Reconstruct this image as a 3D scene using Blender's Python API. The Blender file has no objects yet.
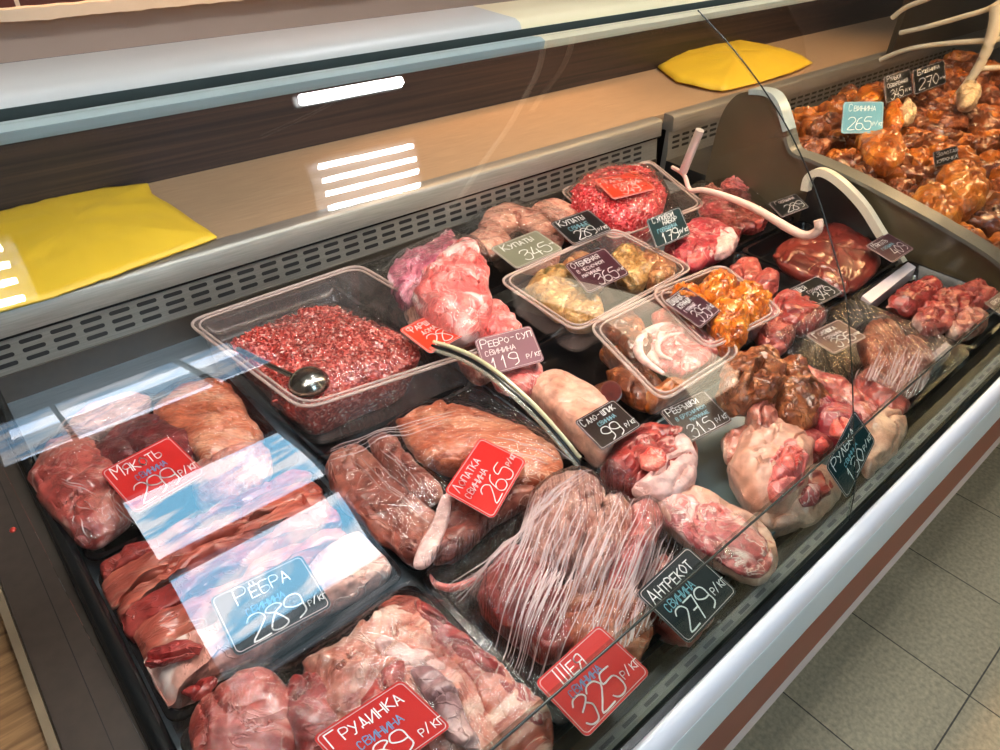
import bpy, math, random
from mathutils import Vector, Matrix, noise
from mathutils.bvhtree import BVHTree
PI = math.pi
sc = bpy.context.scene
COL = sc.collection
# ------------------------------------------------------------------ camera
RIGHT = Vector((0.7541111, -0.6559693, 0.0319489))
DOWN = Vector((-0.3768872, -0.4720888, -0.7969242))
FWD = Vector((0.5378405, 0.5889283, -0.6032338))
F = 705.16
EYE = Vector((0, 0, 1.57))
cd = bpy.data.cameras.new('camera'); cam = bpy.data.objects.new('camera', cd); COL.objects.link(cam)
cam.matrix_world = Matrix(((RIGHT.x, -DOWN.x, -FWD.x, EYE.x), (RIGHT.y, -DOWN.y, -FWD.y, EYE.y), (RIGHT.z, -DOWN.z, -FWD.z, EYE.z), (0, 0, 0, 1)))
cd.sensor_width = 36; cd.lens = 36 * F / 1000; cd.clip_start = 0.02
sc.camera = cam
def ray(x, y): return RIGHT * ((x - 500) / F) + DOWN * ((y - 375) / F) + FWD
def P(x, y, z=.9):                                  # photo point on the level z
    r = ray(x, y); return EYE + r * ((z - EYE.z) / r.z)
def PX(x, y, X): r = ray(x, y); return EYE + r * (X / r.x)
def PY(x, y, Y): r = ray(x, y); return EYE + r * (Y / r.y)

# ------------------------------------------------------------------ materials
def nd(nt, t, **kw):
    n = nt.nodes.new(t)
    for k, v in kw.items(): setattr(n, k, v)
    return n
def base(name, color=(.5, .5, .5), rough=.5, metal=0., coat=0., spec=.5):
    m = bpy.data.materials.new(name); m.use_nodes = True
    b = m.node_tree.nodes['Principled BSDF']
    b.inputs['Base Color'].default_value = (*color, 1); b.inputs['Roughness'].default_value = rough
    b.inputs['Metallic'].default_value = metal; b.inputs['Coat Weight'].default_value = coat
    b.inputs['Coat Roughness'].default_value = .08
    b.inputs['Specular IOR Level'].default_value = spec
    return m, m.node_tree, b
def ramp(nt, stops):
    r = nd(nt, 'ShaderNodeValToRGB'); e = r.color_ramp.elements
    while len(e) < len(stops): e.new(.5)
    for i, (p, c) in enumerate(stops): e[i].position = p; e[i].color = (*c, 1) if len(c) == 3 else c
    return r
def coords(nt, scale=(1, 1, 1), rot=(0, 0, 0)):
    t = nd(nt, 'ShaderNodeTexCoord'); m = nd(nt, 'ShaderNodeMapping')
    m.inputs['Scale'].default_value = scale; src = t.outputs['Object']
    if any(rot):
        m0 = nd(nt, 'ShaderNodeMapping'); m0.inputs['Rotation'].default_value = rot; nt.links.new(src, m0.inputs['Vector']); src = m0.outputs['Vector']
    nt.links.new(src, m.inputs['Vector']); return m.outputs['Vector']
def plain(name, color, rough=.5, metal=0., coat=0., var=.12, nscale=14, bump=0.):
    m, nt, b = base(name, color, rough, metal, coat); v = coords(nt)
    n = nd(nt, 'ShaderNodeTexNoise'); n.inputs['Scale'].default_value = nscale; n.inputs['Detail'].default_value = 5
    nt.links.new(v, n.inputs['Vector'])
    r = ramp(nt, [(.3, tuple(c * (1 - var) for c in color)), (.7, tuple(min(1, c * (1 + var)) for c in color))])
    nt.links.new(n.outputs['Fac'], r.inputs[0]); nt.links.new(r.outputs[0], b.inputs['Base Color'])
    if bump:
        bp = nd(nt, 'ShaderNodeBump'); bp.inputs['Strength'].default_value = bump; bp.inputs['Distance'].default_value = .002
        nt.links.new(n.outputs['Fac'], bp.inputs['Height']); nt.links.new(bp.outputs[0], b.inputs['Normal'])
    return m
def meat(name, tones, fat=(.86, .55, .47), amount=.35, scale=16, stretch=(1, 1, 1), rot=0., rough=.34, coat=.35, bump=.5, patch=0.):
    """muscle fibres, branching fat seams and, with patch, broader fatty areas"""
    m, nt, b = base(name, tones[1], rough, 0, coat); L = nt.links.new
    v = coords(nt, tuple(s for s in stretch), (0, 0, rot))
    n0 = nd(nt, 'ShaderNodeTexNoise'); n0.inputs['Scale'].default_value = scale; n0.inputs['Detail'].default_value = 6; n0.inputs['Distortion'].default_value = .8
    L(v, n0.inputs['Vector'])
    r0 = ramp(nt, [(.3, tones[0]), (.5, tones[1]), (.72, tones[2])]); L(n0.outputs['Fac'], r0.inputs[0])
    n1 = nd(nt, 'ShaderNodeTexNoise'); n1.inputs['Scale'].default_value = scale * 1.25; n1.inputs['Detail'].default_value = 3.5; n1.inputs['Distortion'].default_value = 1.6
    L(v, n1.inputs['Vector']); sb = nd(nt, 'ShaderNodeMath', operation='SUBTRACT'); L(n1.outputs['Fac'], sb.inputs[0]); sb.inputs[1].default_value = .5
    ab = nd(nt, 'ShaderNodeMath', operation='ABSOLUTE'); L(sb.outputs[0], ab.inputs[0])
    rv = ramp(nt, [(.0, (1, 1, 1)), (.012 + .035 * amount, (0, 0, 0))]); L(ab.outputs[0], rv.inputs[0])
    nf = nd(nt, 'ShaderNodeTexNoise'); nf.inputs['Scale'].default_value = scale * 7; nf.inputs['Detail'].default_value = 4; L(v, nf.inputs['Vector'])
    rf = ramp(nt, [(.3, (.66, .6, .6)), (.7, (1.25, 1.2, 1.2))]); L(nf.outputs['Fac'], rf.inputs[0])
    tn = nd(nt, 'ShaderNodeMixRGB', blend_type='MULTIPLY'); tn.inputs[0].default_value = 1; L(r0.outputs[0], tn.inputs[1]); L(rf.outputs[0], tn.inputs[2])
    gate = nd(nt, 'ShaderNodeTexNoise'); gate.inputs['Scale'].default_value = scale * .7; gate.inputs['Detail'].default_value = 2
    L(v, gate.inputs['Vector'])
    rg = ramp(nt, [(.58 - amount * .25, (0, 0, 0)), (.7 - amount * .2, (.9, .9, .9))]); L(gate.outputs['Fac'], rg.inputs[0])
    mul = nd(nt, 'ShaderNodeMath', operation='MULTIPLY'); L(rv.outputs[0], mul.inputs[0]); L(rg.outputs[0], mul.inputs[1])
    fac = mul.outputs[0]
    if patch:
        pn = nd(nt, 'ShaderNodeTexNoise'); pn.inputs['Scale'].default_value = scale * .55; pn.inputs['Detail'].default_value = 5; pn.inputs['Distortion'].default_value = 1.2
        L(v, pn.inputs['Vector'])
        rp = ramp(nt, [(.62 - patch * .25, (0, 0, 0)), (.68 - patch * .2, (.9, .9, .9))]); L(pn.outputs['Fac'], rp.inputs[0])
        mxx = nd(nt, 'ShaderNodeMath', operation='MAXIMUM'); L(fac, mxx.inputs[0]); L(rp.outputs[0], mxx.inputs[1]); fac = mxx.outputs[0]
    mf = nd(nt, 'ShaderNodeMixRGB'); L(fac, mf.inputs['Fac']); L(tn.outputs[0], mf.inputs['Color1']); mf.inputs['Color2'].default_value = (*fat, 1)
    L(mf.outputs[0], b.inputs['Base Color'])
    add = nd(nt, 'ShaderNodeMath', operation='ADD'); L(n0.outputs['Fac'], add.inputs[0]); L(rv.outputs[0], add.inputs[1])
    bp = nd(nt, 'ShaderNodeBump'); bp.inputs['Strength'].default_value = bump; bp.inputs['Distance'].default_value = .003
    L(add.outputs[0], bp.inputs['Height']); L(bp.outputs[0], b.inputs['Normal'])
    return m
RED = meat('raw_red', [(.14, .012, .012), (.34, .035, .03), (.52, .1, .075)], amount=.4)
PORK = meat('raw_pork', [(.2, .02, .018), (.46, .085, .065), (.7, .26, .19)], amount=.45, patch=.25)
PALE = meat('raw_pale', [(.3, .06, .045), (.58, .19, .13), (.78, .42, .31)], fat=(.86, .58, .46), amount=.5, patch=.4, scale=18)
ORANGE = meat('raw_orange_pork', [(.36, .07, .03), (.6, .17, .08), (.76, .35, .2)], fat=(.85, .5, .35), amount=.4, stretch=(1, 3, 1), rot=.6)
DARK = meat('raw_dark', [(.06, .006, .008), (.15, .014, .016), (.3, .045, .045)], amount=.25)
LIVER = meat('liver', [(.09, .01, .008), (.16, .02, .014), (.24, .045, .03)], amount=.0, scale=8, coat=.4, rough=.35, bump=.15)
SHOULD = meat('shoulder', [(.11, .022, .016), (.29, .075, .05), (.48, .19, .13)], amount=.45, patch=.12, scale=15)
FAT = meat('fat', [(.68, .36, .31), (.82, .54, .48), (.9, .7, .64)], amount=.1, scale=12, bump=.3)
SKIN = meat('skin', [(.52, .22, .14), (.72, .4, .29), (.84, .58, .46)], fat=(.55, .1, .07), amount=.2, scale=9, bump=.25)
PINK = meat('lamb_pink', [(.56, .08, .08), (.76, .17, .15), (.86, .36, .32)], fat=(.93, .7, .64), amount=.6, patch=.35, scale=18)
PALE2 = meat('raw_pale_light', [(.46, .16, .12), (.7, .36, .28), (.85, .58, .48)], fat=(.92, .74, .66), amount=.4, patch=.3, scale=14)
MAUVE = meat('lamb_mauve', [(.42, .08, .14), (.6, .17, .24), (.8, .4, .42)], fat=(.9, .65, .68), amount=.6, patch=.35, scale=20)
BEEF = meat('beef', [(.22, .01, .02), (.4, .03, .045), (.56, .1, .1)], fat=(.84, .55, .5), amount=.7, scale=20)
STEAK = meat('steak', [(.3, .03, .035), (.54, .1, .1), (.74, .3, .26)], fat=(.9, .66, .6), amount=.9, patch=.4, scale=24)
BELLY = meat('belly', [(.24, .03, .02), (.5, .11, .07), (.72, .3, .2)], fat=(.86, .55, .42), amount=.5, patch=.4, scale=9, stretch=(.5, 3.2, 1), rot=.06)
SMOKE = meat('smoked_brown', [(.07, .014, .005), (.26, .065, .02), (.55, .2, .07)], fat=(.6, .26, .1), amount=.4, patch=.15, scale=26, bump=1.)
AMBER = meat('smoked_amber', [(.22, .04, .004), (.5, .14, .015), (.76, .33, .05)], fat=(.8, .45, .15), amount=.3, patch=.1, scale=18, bump=.6, coat=.6)
UMBER = meat('smoked_umber', [(.05, .01, .004), (.17, .04, .01), (.36, .12, .03)], fat=(.45, .2, .06), amount=.3, scale=24, bump=.8, coat=.6)
MARIN = meat('marinated_orange', [(.36, .05, .003), (.72, .19, .008), (.86, .4, .04)], fat=(.14, .008, .003), amount=.4, scale=26, bump=1., coat=.8, patch=.08)
HERB = meat('herb_marinade', [(.2, .09, .02), (.46, .24, .07), (.7, .5, .22)], fat=(.1, .08, .02), amount=.5, patch=.12, scale=40, bump=.9)
HERBRED = meat('herb_marinade_red', [(.22, .06, .02), (.42, .17, .07), (.58, .36, .15)], fat=(.12, .07, .03), amount=.5, patch=.15, scale=40, bump=.9)
SAUS = meat('raw_sausage', [(.46, .17, .12), (.66, .33, .24), (.8, .54, .42)], fat=(.34, .07, .05), amount=.6, patch=.3, scale=50, bump=.5)
BONE = meat('bone', [(.7, .5, .42), (.82, .66, .56), (.9, .76, .66)], amount=.1, scale=30)
MARROW = meat('marrow_red', [(.5, .03, .03), (.8, .11, .08), (.86, .27, .2)], amount=.5, scale=40)
WHITECH = meat('smoked_white', [(.5, .36, .18), (.68, .54, .32), (.8, .7, .5)], amount=.1, scale=22)
def mince_mat(name, a, b2, c, f):
    m, nt, b = base(name, a, .38, 0, .3); v = coords(nt); L = nt.links.new
    vo = nd(nt, 'ShaderNodeTexVoronoi'); vo.inputs['Scale'].default_value = 260; L(v, vo.inputs['Vector'])
    sp = nd(nt, 'ShaderNodeSeparateColor'); L(vo.outputs['Color'], sp.inputs[0])
    r = ramp(nt, [(0, a), (.4, b2), (.7, c), (.93, f)]); r.color_ramp.interpolation = 'CONSTANT'; L(sp.outputs[0], r.inputs[0]); L(r.outputs[0], b.inputs['Base Color'])
    return m
MINCE = mince_mat('mince', (.3, .025, .02), (.55, .07, .05), (.7, .2, .16), (.9, .6, .52))
MINCE2 = mince_mat('mince_bright', (.42, .015, .02), (.68, .04, .05), (.8, .12, .12), (.92, .45, .42))
BLACK = plain('black_plastic', (.004, .004, .005), .2, var=.3)
GREYP = plain('teal_grey_tray', (.1, .16, .18), .3)
WHITEP = plain('white_plastic', (.8, .68, .7), .35, var=.05)
WHITE = plain('bumper_white', (.84, .84, .87), .25, coat=.4, var=.01)
BLUEGREY = plain('panel_blue_grey', (.58, .66, .66), .35, var=.02)
REDSTRIPE = plain('stripe_red', (.21, .013, .008), .4, var=.05)
PALEM = plain('pale_strip', (.62, .55, .53), .35, var=.03)
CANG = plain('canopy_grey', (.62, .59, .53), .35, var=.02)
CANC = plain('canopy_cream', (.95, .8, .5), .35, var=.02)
CAND = plain('canopy_groove', (.05, .065, .055), .6)
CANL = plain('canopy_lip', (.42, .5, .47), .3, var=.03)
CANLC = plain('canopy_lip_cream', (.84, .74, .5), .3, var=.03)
def steel(name, color, rough=.32, metal=.85):
    m, nt, b = base(name, color, rough, metal); L = nt.links.new
    v = coords(nt, (2, 90, 90)); n = nd(nt, 'ShaderNodeTexNoise'); n.inputs['Scale'].default_value = 8; n.inputs['Detail'].default_value = 4
    L(v, n.inputs['Vector']); r = ramp(nt, [(.3, tuple(c * .82 for c in color)), (.7, tuple(min(1, c * 1.12) for c in color))])
    L(n.outputs['Fac'], r.inputs[0]); L(r.outputs[0], b.inputs['Base Color']); return m
STEEL = steel('brushed_steel', (.4, .38, .34), .55, .5)
STEELG = steel('grille_steel', (.36, .34, .3), .42, .7)
STEELW = steel('shelf_steel', (.55, .36, .21), .4, .25)  # tan colour stands for warm surroundings reflected in the steel
STEELB = steel('deck_steel', (.36, .44, .5), .28, .75)  # blue tint stands for daylight mirrored by the deck
CHROME, _, _ = base('chrome', (.8, .8, .8), .15, 1)
SLOT, _, _ = base('slot_dark', (.006, .006, .006), .6)
GASKET = plain('black_rubber', (.003, .005, .006), .22, coat=0)
BROWNP = plain('brown_panel', (.042, .032, .024), .38, var=.15, nscale=60)
CREAM = plain('cream_plastic', (.78, .72, .55), .35, var=.04)
PINKP = plain('rosy_plastic', (.8, .55, .45), .35, var=.05)
YELLOW = plain('yellow_sheet', (.88, .56, .035), .42, var=.05, nscale=6, bump=.2)
CREAMWALL = plain('cream_paint', (.8, .72, .55), .6, var=.03)
def wood(name, a, b2, sc_=(1, 12, 1), s=9):
    m, nt, b = base(name, a, .45); L = nt.links.new; v = coords(nt, sc_)
    n = nd(nt, 'ShaderNodeTexNoise'); n.inputs['Scale'].default_value = s; n.inputs['Detail'].default_value = 7; n.inputs['Distortion'].default_value = .6
    L(v, n.inputs['Vector']); r = ramp(nt, [(.35, a), (.65, b2)]); L(n.outputs['Fac'], r.inputs[0]); L(r.outputs[0], b.inputs['Base Color']); return m
WOOD = wood('oak_laminate', (.14, .07, .025), (.3, .17, .07), (2, 26, 8), 6)
DARKWOOD = wood('dark_slats', (.012, .011, .014), (.055, .032, .026), (1, 1, 55), 1.6)
CASE2BLACK = plain('case_black', (.012, .012, .012), .3)
DIVIN = plain('divider_bronze', (.09, .066, .034), .3, coat=.5, var=.1)
DIVTOP = plain('divider_grey', (.12, .12, .1), .4)
PALEGREY = plain('pale_grey_rim', (.36, .42, .4), .3)
def emit(name, color, s):
    m = bpy.data.materials.new(name); m.use_nodes = True; nt = m.node_tree; nt.nodes.clear()
    e = nd(nt, 'ShaderNodeEmission'); e.inputs[0].default_value = (*color, 1); e.inputs[1].default_value = s
    o = nd(nt, 'ShaderNodeOutputMaterial'); nt.links.new(e.outputs[0], o.inputs[0]); return m
STEELF = steel('front_grille_steel', (.2, .19, .165), .6, 0)
def clear(name, tint=(1, 1, 1), rough=.0, ior=1.5, veil=0., veilc=(1, 1, 1), bump=0., bscale=(1, 1, 1), brot=(0, 0, 0), boost=1.):
    m = bpy.data.materials.new(name); m.use_nodes = True; nt = m.node_tree; nt.nodes.clear(); L = nt.links.new
    t = nd(nt, 'ShaderNodeBsdfTransparent'); t.inputs[0].default_value = (*tint, 1)
    g = nd(nt, 'ShaderNodeBsdfGlossy'); g.inputs['Roughness'].default_value = rough
    fr = nd(nt, 'ShaderNodeFresnel'); gm = nd(nt, 'ShaderNodeNewGeometry'); mi = nd(nt, 'ShaderNodeMix'); mi.inputs[2].default_value = ior; mi.inputs[3].default_value = 1 / ior
    L(gm.outputs['Backfacing'], mi.inputs[0]); L(mi.outputs[0], fr.inputs['IOR'])       # same reflectance on both faces
    mx = nd(nt, 'ShaderNodeMixShader'); o = nd(nt, 'ShaderNodeOutputMaterial')
    fac = fr.outputs[0]
    if boost != 1:
        mu = nd(nt, 'ShaderNodeMath', operation='MULTIPLY', use_clamp=True); mu.inputs[1].default_value = boost; L(fac, mu.inputs[0]); fac = mu.outputs[0]
    L(fac, mx.inputs[0]); L(t.outputs[0], mx.inputs[1]); L(g.outputs[0], mx.inputs[2]); out = mx.outputs[0]
    if bump:
        v = coords(nt, bscale, brot); n = nd(nt, 'ShaderNodeTexNoise'); n.inputs['Scale'].default_value = 60; n.inputs['Detail'].default_value = 5; n.inputs['Distortion'].default_value = 1.5
        L(v, n.inputs['Vector']); bp = nd(nt, 'ShaderNodeBump'); bp.inputs['Strength'].default_value = bump; bp.inputs['Distance'].default_value = .01
        L(n.outputs['Fac'], bp.inputs['Height']); L(bp.outputs[0], g.inputs['Normal']); L(bp.outputs[0], fr.inputs['Normal'])
    if veil:
        d = nd(nt, 'ShaderNodeBsdfDiffuse'); d.inputs[0].default_value = (*veilc, 1); m2 = nd(nt, 'ShaderNodeMixShader'); m2.inputs[0].default_value = veil
        L(out, m2.inputs[1]); L(d.outputs[0], m2.inputs[2]); out = m2.outputs[0]
    L(out, o.inputs[0]); return m
GLASS = clear('pane_glass', (.97, .985, .975))
GLASSLOW = clear('lower_pane_glass', (.78, .84, .81), boost=.35)
EDGE = plain('glass_edge', (.03, .035, .03), .2)
FILM = clear('cling_film', (1, 1, 1), .07, 1.5, 0, (1, .95, .95), .5, boost=1.)
FILMX = clear('cling_film_creased', (1, 1, 1), .07, 1.5, 0, (1, .92, .92), .8, (4, .1, .4), (0, 0, .75), boost=1.3)
TUBM = clear('clear_tub', (.98, .95, .94), .06, 1.5, .05, (1, .85, .8), boost=1.3)
TUBR = clear('clear_tub_rim', (.95, .9, .88), .1, 1.5, .3, (1, .78, .7), boost=1.6)

# ------------------------------------------------------------------ objects
def link(name, verts, faces, mats, parent=None, origin=None, smooth=True, fm=None):
    if origin is None:
        if parent is not None: origin = Vector(parent['_w'])
        else:
            xs = [v[0] for v in verts]; ys = [v[1] for v in verts]; zs = [v[2] for v in verts]
            origin = Vector(((min(xs) + max(xs)) / 2, (min(ys) + max(ys)) / 2, min(zs)))
    me = bpy.data.meshes.new(name)
    me.from_pydata([(v[0] - origin[0], v[1] - origin[1], v[2] - origin[2]) for v in verts], [], faces)
    for m in (mats if isinstance(mats, (list, tuple)) else [mats]): me.materials.append(m)
    if fm:
        for p, i in zip(me.polygons, fm): p.material_index = i
    if smooth:
        for p in me.polygons: p.use_smooth = True
        me.update()
        try: me.set_sharp_from_angle(angle=math.radians(48))
        except Exception: pass
    o = bpy.data.objects.new(name, me); COL.objects.link(o)
    if parent is not None:
        o.parent = parent; po = Vector(parent['_w']); o.location = Vector(origin) - po
    else: o.location = origin
    o['_w'] = tuple(origin); me.update(); return o
def tag(o, label, cat, group=None, kind=None):
    o['label'] = label; o['category'] = cat
    if group: o['group'] = group
    if kind: o['kind'] = kind
    return o
def struct(o): o['kind'] = 'structure'; return o
def empty(name, loc, label, cat, group=None):
    o = bpy.data.objects.new(name, None); COL.objects.link(o); o.location = loc; o['_w'] = tuple(loc); o.empty_display_size = .05
    return tag(o, label, cat, group)
def boxg(x0, x1, y0, y1, z0, z1):
    v = [(x, y, z) for z in (z0, z1) for y in (y0, y1) for x in (x0, x1)]
    f = [(0, 2, 3, 1), (4, 5, 7, 6), (0, 1, 5, 4), (2, 6, 7, 3), (0, 4, 6, 2), (1, 3, 7, 5)]
    return v, f
def join(*parts):
    V, Fc = [], []
    for v, f in parts:
        n = len(V); V += list(v); Fc += [tuple(i + n for i in q) for q in f]
    return V, Fc
def box(name, *d, mat, parent=None, bevel=0., **kw):
    v, f = boxg(*d); o = link(name, v, f, mat, parent, smooth=False)
    if bevel:
        b = o.modifiers.new('bevel', 'BEVEL'); b.width = bevel; b.segments = 3
    return o
def extr(prof, x0, x1):                              # closed (y,z) outline swept along x
    n = len(prof); v = [(x0, y, z) for y, z in prof] + [(x1, y, z) for y, z in prof]
    f = [(i, (i + 1) % n, n + (i + 1) % n, n + i) for i in range(n)] + [tuple(range(n))[::-1], tuple(range(n, 2 * n))]
    return v, f
def tubeg(pts, r, seg=10, cap=True):
    pts = [Vector(p) for p in pts]; V, Fc = [], []
    rr = r if isinstance(r, (list, tuple)) else [r] * len(pts)
    up = Vector((0, 0, 1))
    for i, p in enumerate(pts):
        d = (pts[min(i + 1, len(pts) - 1)] - pts[max(i - 1, 0)]).normalized()
        a = d.cross(up)
        if a.length < .05: a = d.cross(Vector((1, 0, 0)))
        a.normalize(); b = a.cross(d)
        for k in range(seg):
            t = 2 * PI * k / seg; V.append(tuple(p + (a * math.cos(t) + b * math.sin(t)) * rr[i]))
    for i in range(len(pts) - 1):
        for k in range(seg):
            Fc.append((i * seg + k, i * seg + (k + 1) % seg, (i + 1) * seg + (k + 1) % seg, (i + 1) * seg + k))
    if cap: Fc.append(tuple(range(seg))[::-1]); Fc.append(tuple(range(len(V) - seg, len(V))))
    return V, Fc
def smooth_line(pts, n=8):
    pts = [Vector(p) for p in pts]; out = []
    for i in range(len(pts) - 1):
        p0, p1, p2, p3 = pts[max(i - 1, 0)], pts[i], pts[i + 1], pts[min(i + 2, len(pts) - 1)]
        for k in range(n):
            t = k / n
            out.append(.5 * ((2 * p1) + (p2 - p0) * t + (2 * p0 - 5 * p1 + 4 * p2 - p3) * t * t + (3 * p1 - p0 - 3 * p2 + p3) * t ** 3))
    out.append(pts[-1]); return out
DRAPE = []                                           # surfaces the film lies on
def lumpg(outline, zb, zt, zm, seed=0, seg=72, rings=22, rough=.006, flat=1.0, fs=28):
    """closed organic piece: outline at level zm, domed top to zt (flat>1 = flatter top), tucked base at zb"""
    c = sum((Vector(p) for p in outline), Vector((0, 0, 0))) / len(outline)
    ring = smooth_line([Vector(p) for p in outline] + [Vector(outline[0])], 10)[:-1]
    # resample by angle
    n = len(ring); out = [ring[int(i * n / seg) % n] for i in range(seg)]
    V, Fc = [(c.x, c.y, zt)], []
    prof = []
    for k in range(1, rings + 1):
        th = (PI / 2) * k / rings; s = math.sin(th) ** (1 / flat) if flat >= 1 else math.sin(th); prof.append((s, zm + (zt - zm) * math.cos(th) ** (1. / flat) if th < PI / 2 - 1e-4 else zm))
    for k in range(1, 5):
        prof.append((1 - .035 * k * k / 4, zm + (zb - zm) * k / 4))
    for s, z in prof:
        for p in out: V.append((c.x + (p.x - c.x) * s, c.y + (p.y - c.y) * s, z))
    for i in range(seg): Fc.append((0, 1 + i, 1 + (i + 1) % seg))
    R_ = len(prof)
    for k in range(R_ - 1):
        for i in range(seg):
            a = 1 + k * seg + i; b = 1 + k * seg + (i + 1) % seg; Fc.append((a, a + seg, b + seg, b))
    Fc.append(tuple(1 + (R_ - 1) * seg + i for i in range(seg))[::-1])
    if rough:
        off = Vector((seed * 3.7, seed * 1.3, seed * .9)); W = []
        for (x, y, z) in V:
            q = Vector((x, y, z)) * fs + off
            w = 0 if z <= zb + 1e-4 else 1
            d = noise.noise_vector(q) * rough + noise.noise_vector(q * 2.7) * rough * .45 + noise.noise_vector(q * 6.) * rough * .15
            q2 = Vector((x * fs * .55 + .35 * y * fs, y * fs * .9 - .3 * x * fs, z * fs * .5)) + off * 1.7 + noise.noise_vector(q * .7) * .5
            cr = max(0., 1 - abs(noise.noise(q2)) * 9) ** 1.5 * rough * 1.3 * (1 if z > zm + .15 * (zt - zm) else .2)
            W.append((x + d.x * w * .9, y + d.y * w * .9, max(zb, z + (d.z - cr) * w)))
        V = W
    return V, Fc
SEED = [0]
def lump(name, mat, outline, z=.9, h=.045, label=None, cat='meat', group='cuts of meat in the case', parent=None, world=False, flat=1.3, rough=.006, fs=28, seg=84, drape=True, zb=None):
    SEED[0] += 1
    pts = [Vector((x, y, z)) for x, y in outline] if world else [P(x, y, z) for x, y in outline]
    zb = z - h * .45 if zb is None else zb
    V, Fc = lumpg(pts, zb, z + h * .55, z - h * .02, SEED[0], seg=seg, flat=flat, rough=rough, fs=fs)
    # outward orientation
    o = link(name, V, Fc, mat, parent)
    if label: tag(o, label, cat, group)
    if drape: DRAPE.append(BVHTree.FromPolygons([Vector(v) for v in V], Fc))
    return o
def rrect(x0, x1, y0, y1, r, n=5):
    o = []
    for cx, cy, a in ((x1 - r, y1 - r, 0), (x0 + r, y1 - r, 90), (x0 + r, y0 + r, 180), (x1 - r, y0 + r, 270)):
        for k in range(n + 1):
            t = math.radians(a + 90 * k / n); o.append((cx + r * math.cos(t), cy + r * math.sin(t)))
    return o
def quad_rr(c4, inset, r=.018, n=5):
    """rounded quadrilateral from four corners (counter-clockwise)"""
    c4 = [Vector((p[0], p[1])) for p in c4]; cen = sum(c4, Vector((0, 0))) / 4; o = []
    c4 = [p + (cen - p).normalized() * inset * 1.3 for p in c4]
    for i in range(4):
        p, a, b = c4[i], c4[i - 1], c4[(i + 1) % 4]; da = (a - p).normalized() * r; db = (b - p).normalized() * r
        for k in range(n + 1):
            t = k / n; o.append(tuple((p + da) * (1 - t) ** 2 + p * 2 * t * (1 - t) + (p + db) * t * t))
    return o
def trayg(c4, zr, zb, lip=.007, wall=.002, taper=.014, r=.02):
    rings = [(0, zr - .004), (-.0005, zr), (lip, zr), (lip + taper, zb + .004), (lip + taper + .006, zb + .002)]
    outer = [(0, zr - .004), (lip - .001, zr - .0045), (lip + taper - .002, zb), ]
    V, Fc = [], []; m = None
    def add(ins, z):
        q = quad_rr(c4, max(ins, 0), r); V.extend([(x, y, z) for x, y in q]); return len(q)
    for ins, z in rings: m = add(ins, z)
    k = len(rings)
    for j in range(k - 1):
        for i in range(m): a, b = j * m + i, j * m + (i + 1) % m; Fc.append((a, b, b + m, a + m))
    Fc.append(tuple((k - 1) * m + i for i in range(m)))
    for ins, z in outer[1:]: add(ins, z)
    def rr(j0, j1):
        for i in range(m): Fc.append((j0 * m + i, j1 * m + i, j1 * m + (i + 1) % m, j0 * m + (i + 1) % m))
    rr(0, k); rr(k, k + 1); Fc.append(tuple((k + 1) * m + i for i in range(m))[::-1])
    return V, Fc
def R4(x0, x1, y0, y1): return [(x0, y0), (x1, y0), (x1, y1), (x0, y1)]
def tray(name, c4, label, zr=.868, zb=.833, mat=None, group='black plastic meat trays', cat='tray', **kw):
    V, Fc = trayg(c4, zr, zb, **kw); return tag(link(name, V, Fc, mat or BLACK), label, cat, group)
def tub(c4, label, zr, zb, group='clear plastic tubs', **kw):
    V, Fc = trayg(c4, zr, zb, lip=.009, taper=.012, r=.03, **kw)
    o = tag(link('clear_tub', V, Fc, TUBM), label, 'tub', group)
    q = quad_rr(c4, 0, .03); q = [(x, y, zr) for x, y in q]; V2, F2 = tubeg([Vector(p) for p in q + q[:1]], .0024, 8, False)
    q = quad_rr(c4, .009, .03); q = [(x, y, zr) for x, y in q]; V3, F3 = tubeg([Vector(p) for p in q + q[:1]], .0018, 8, False)
    rim = link('rim', *join((V2, F2), (V3, F3)), TUBR, o); return o
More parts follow.
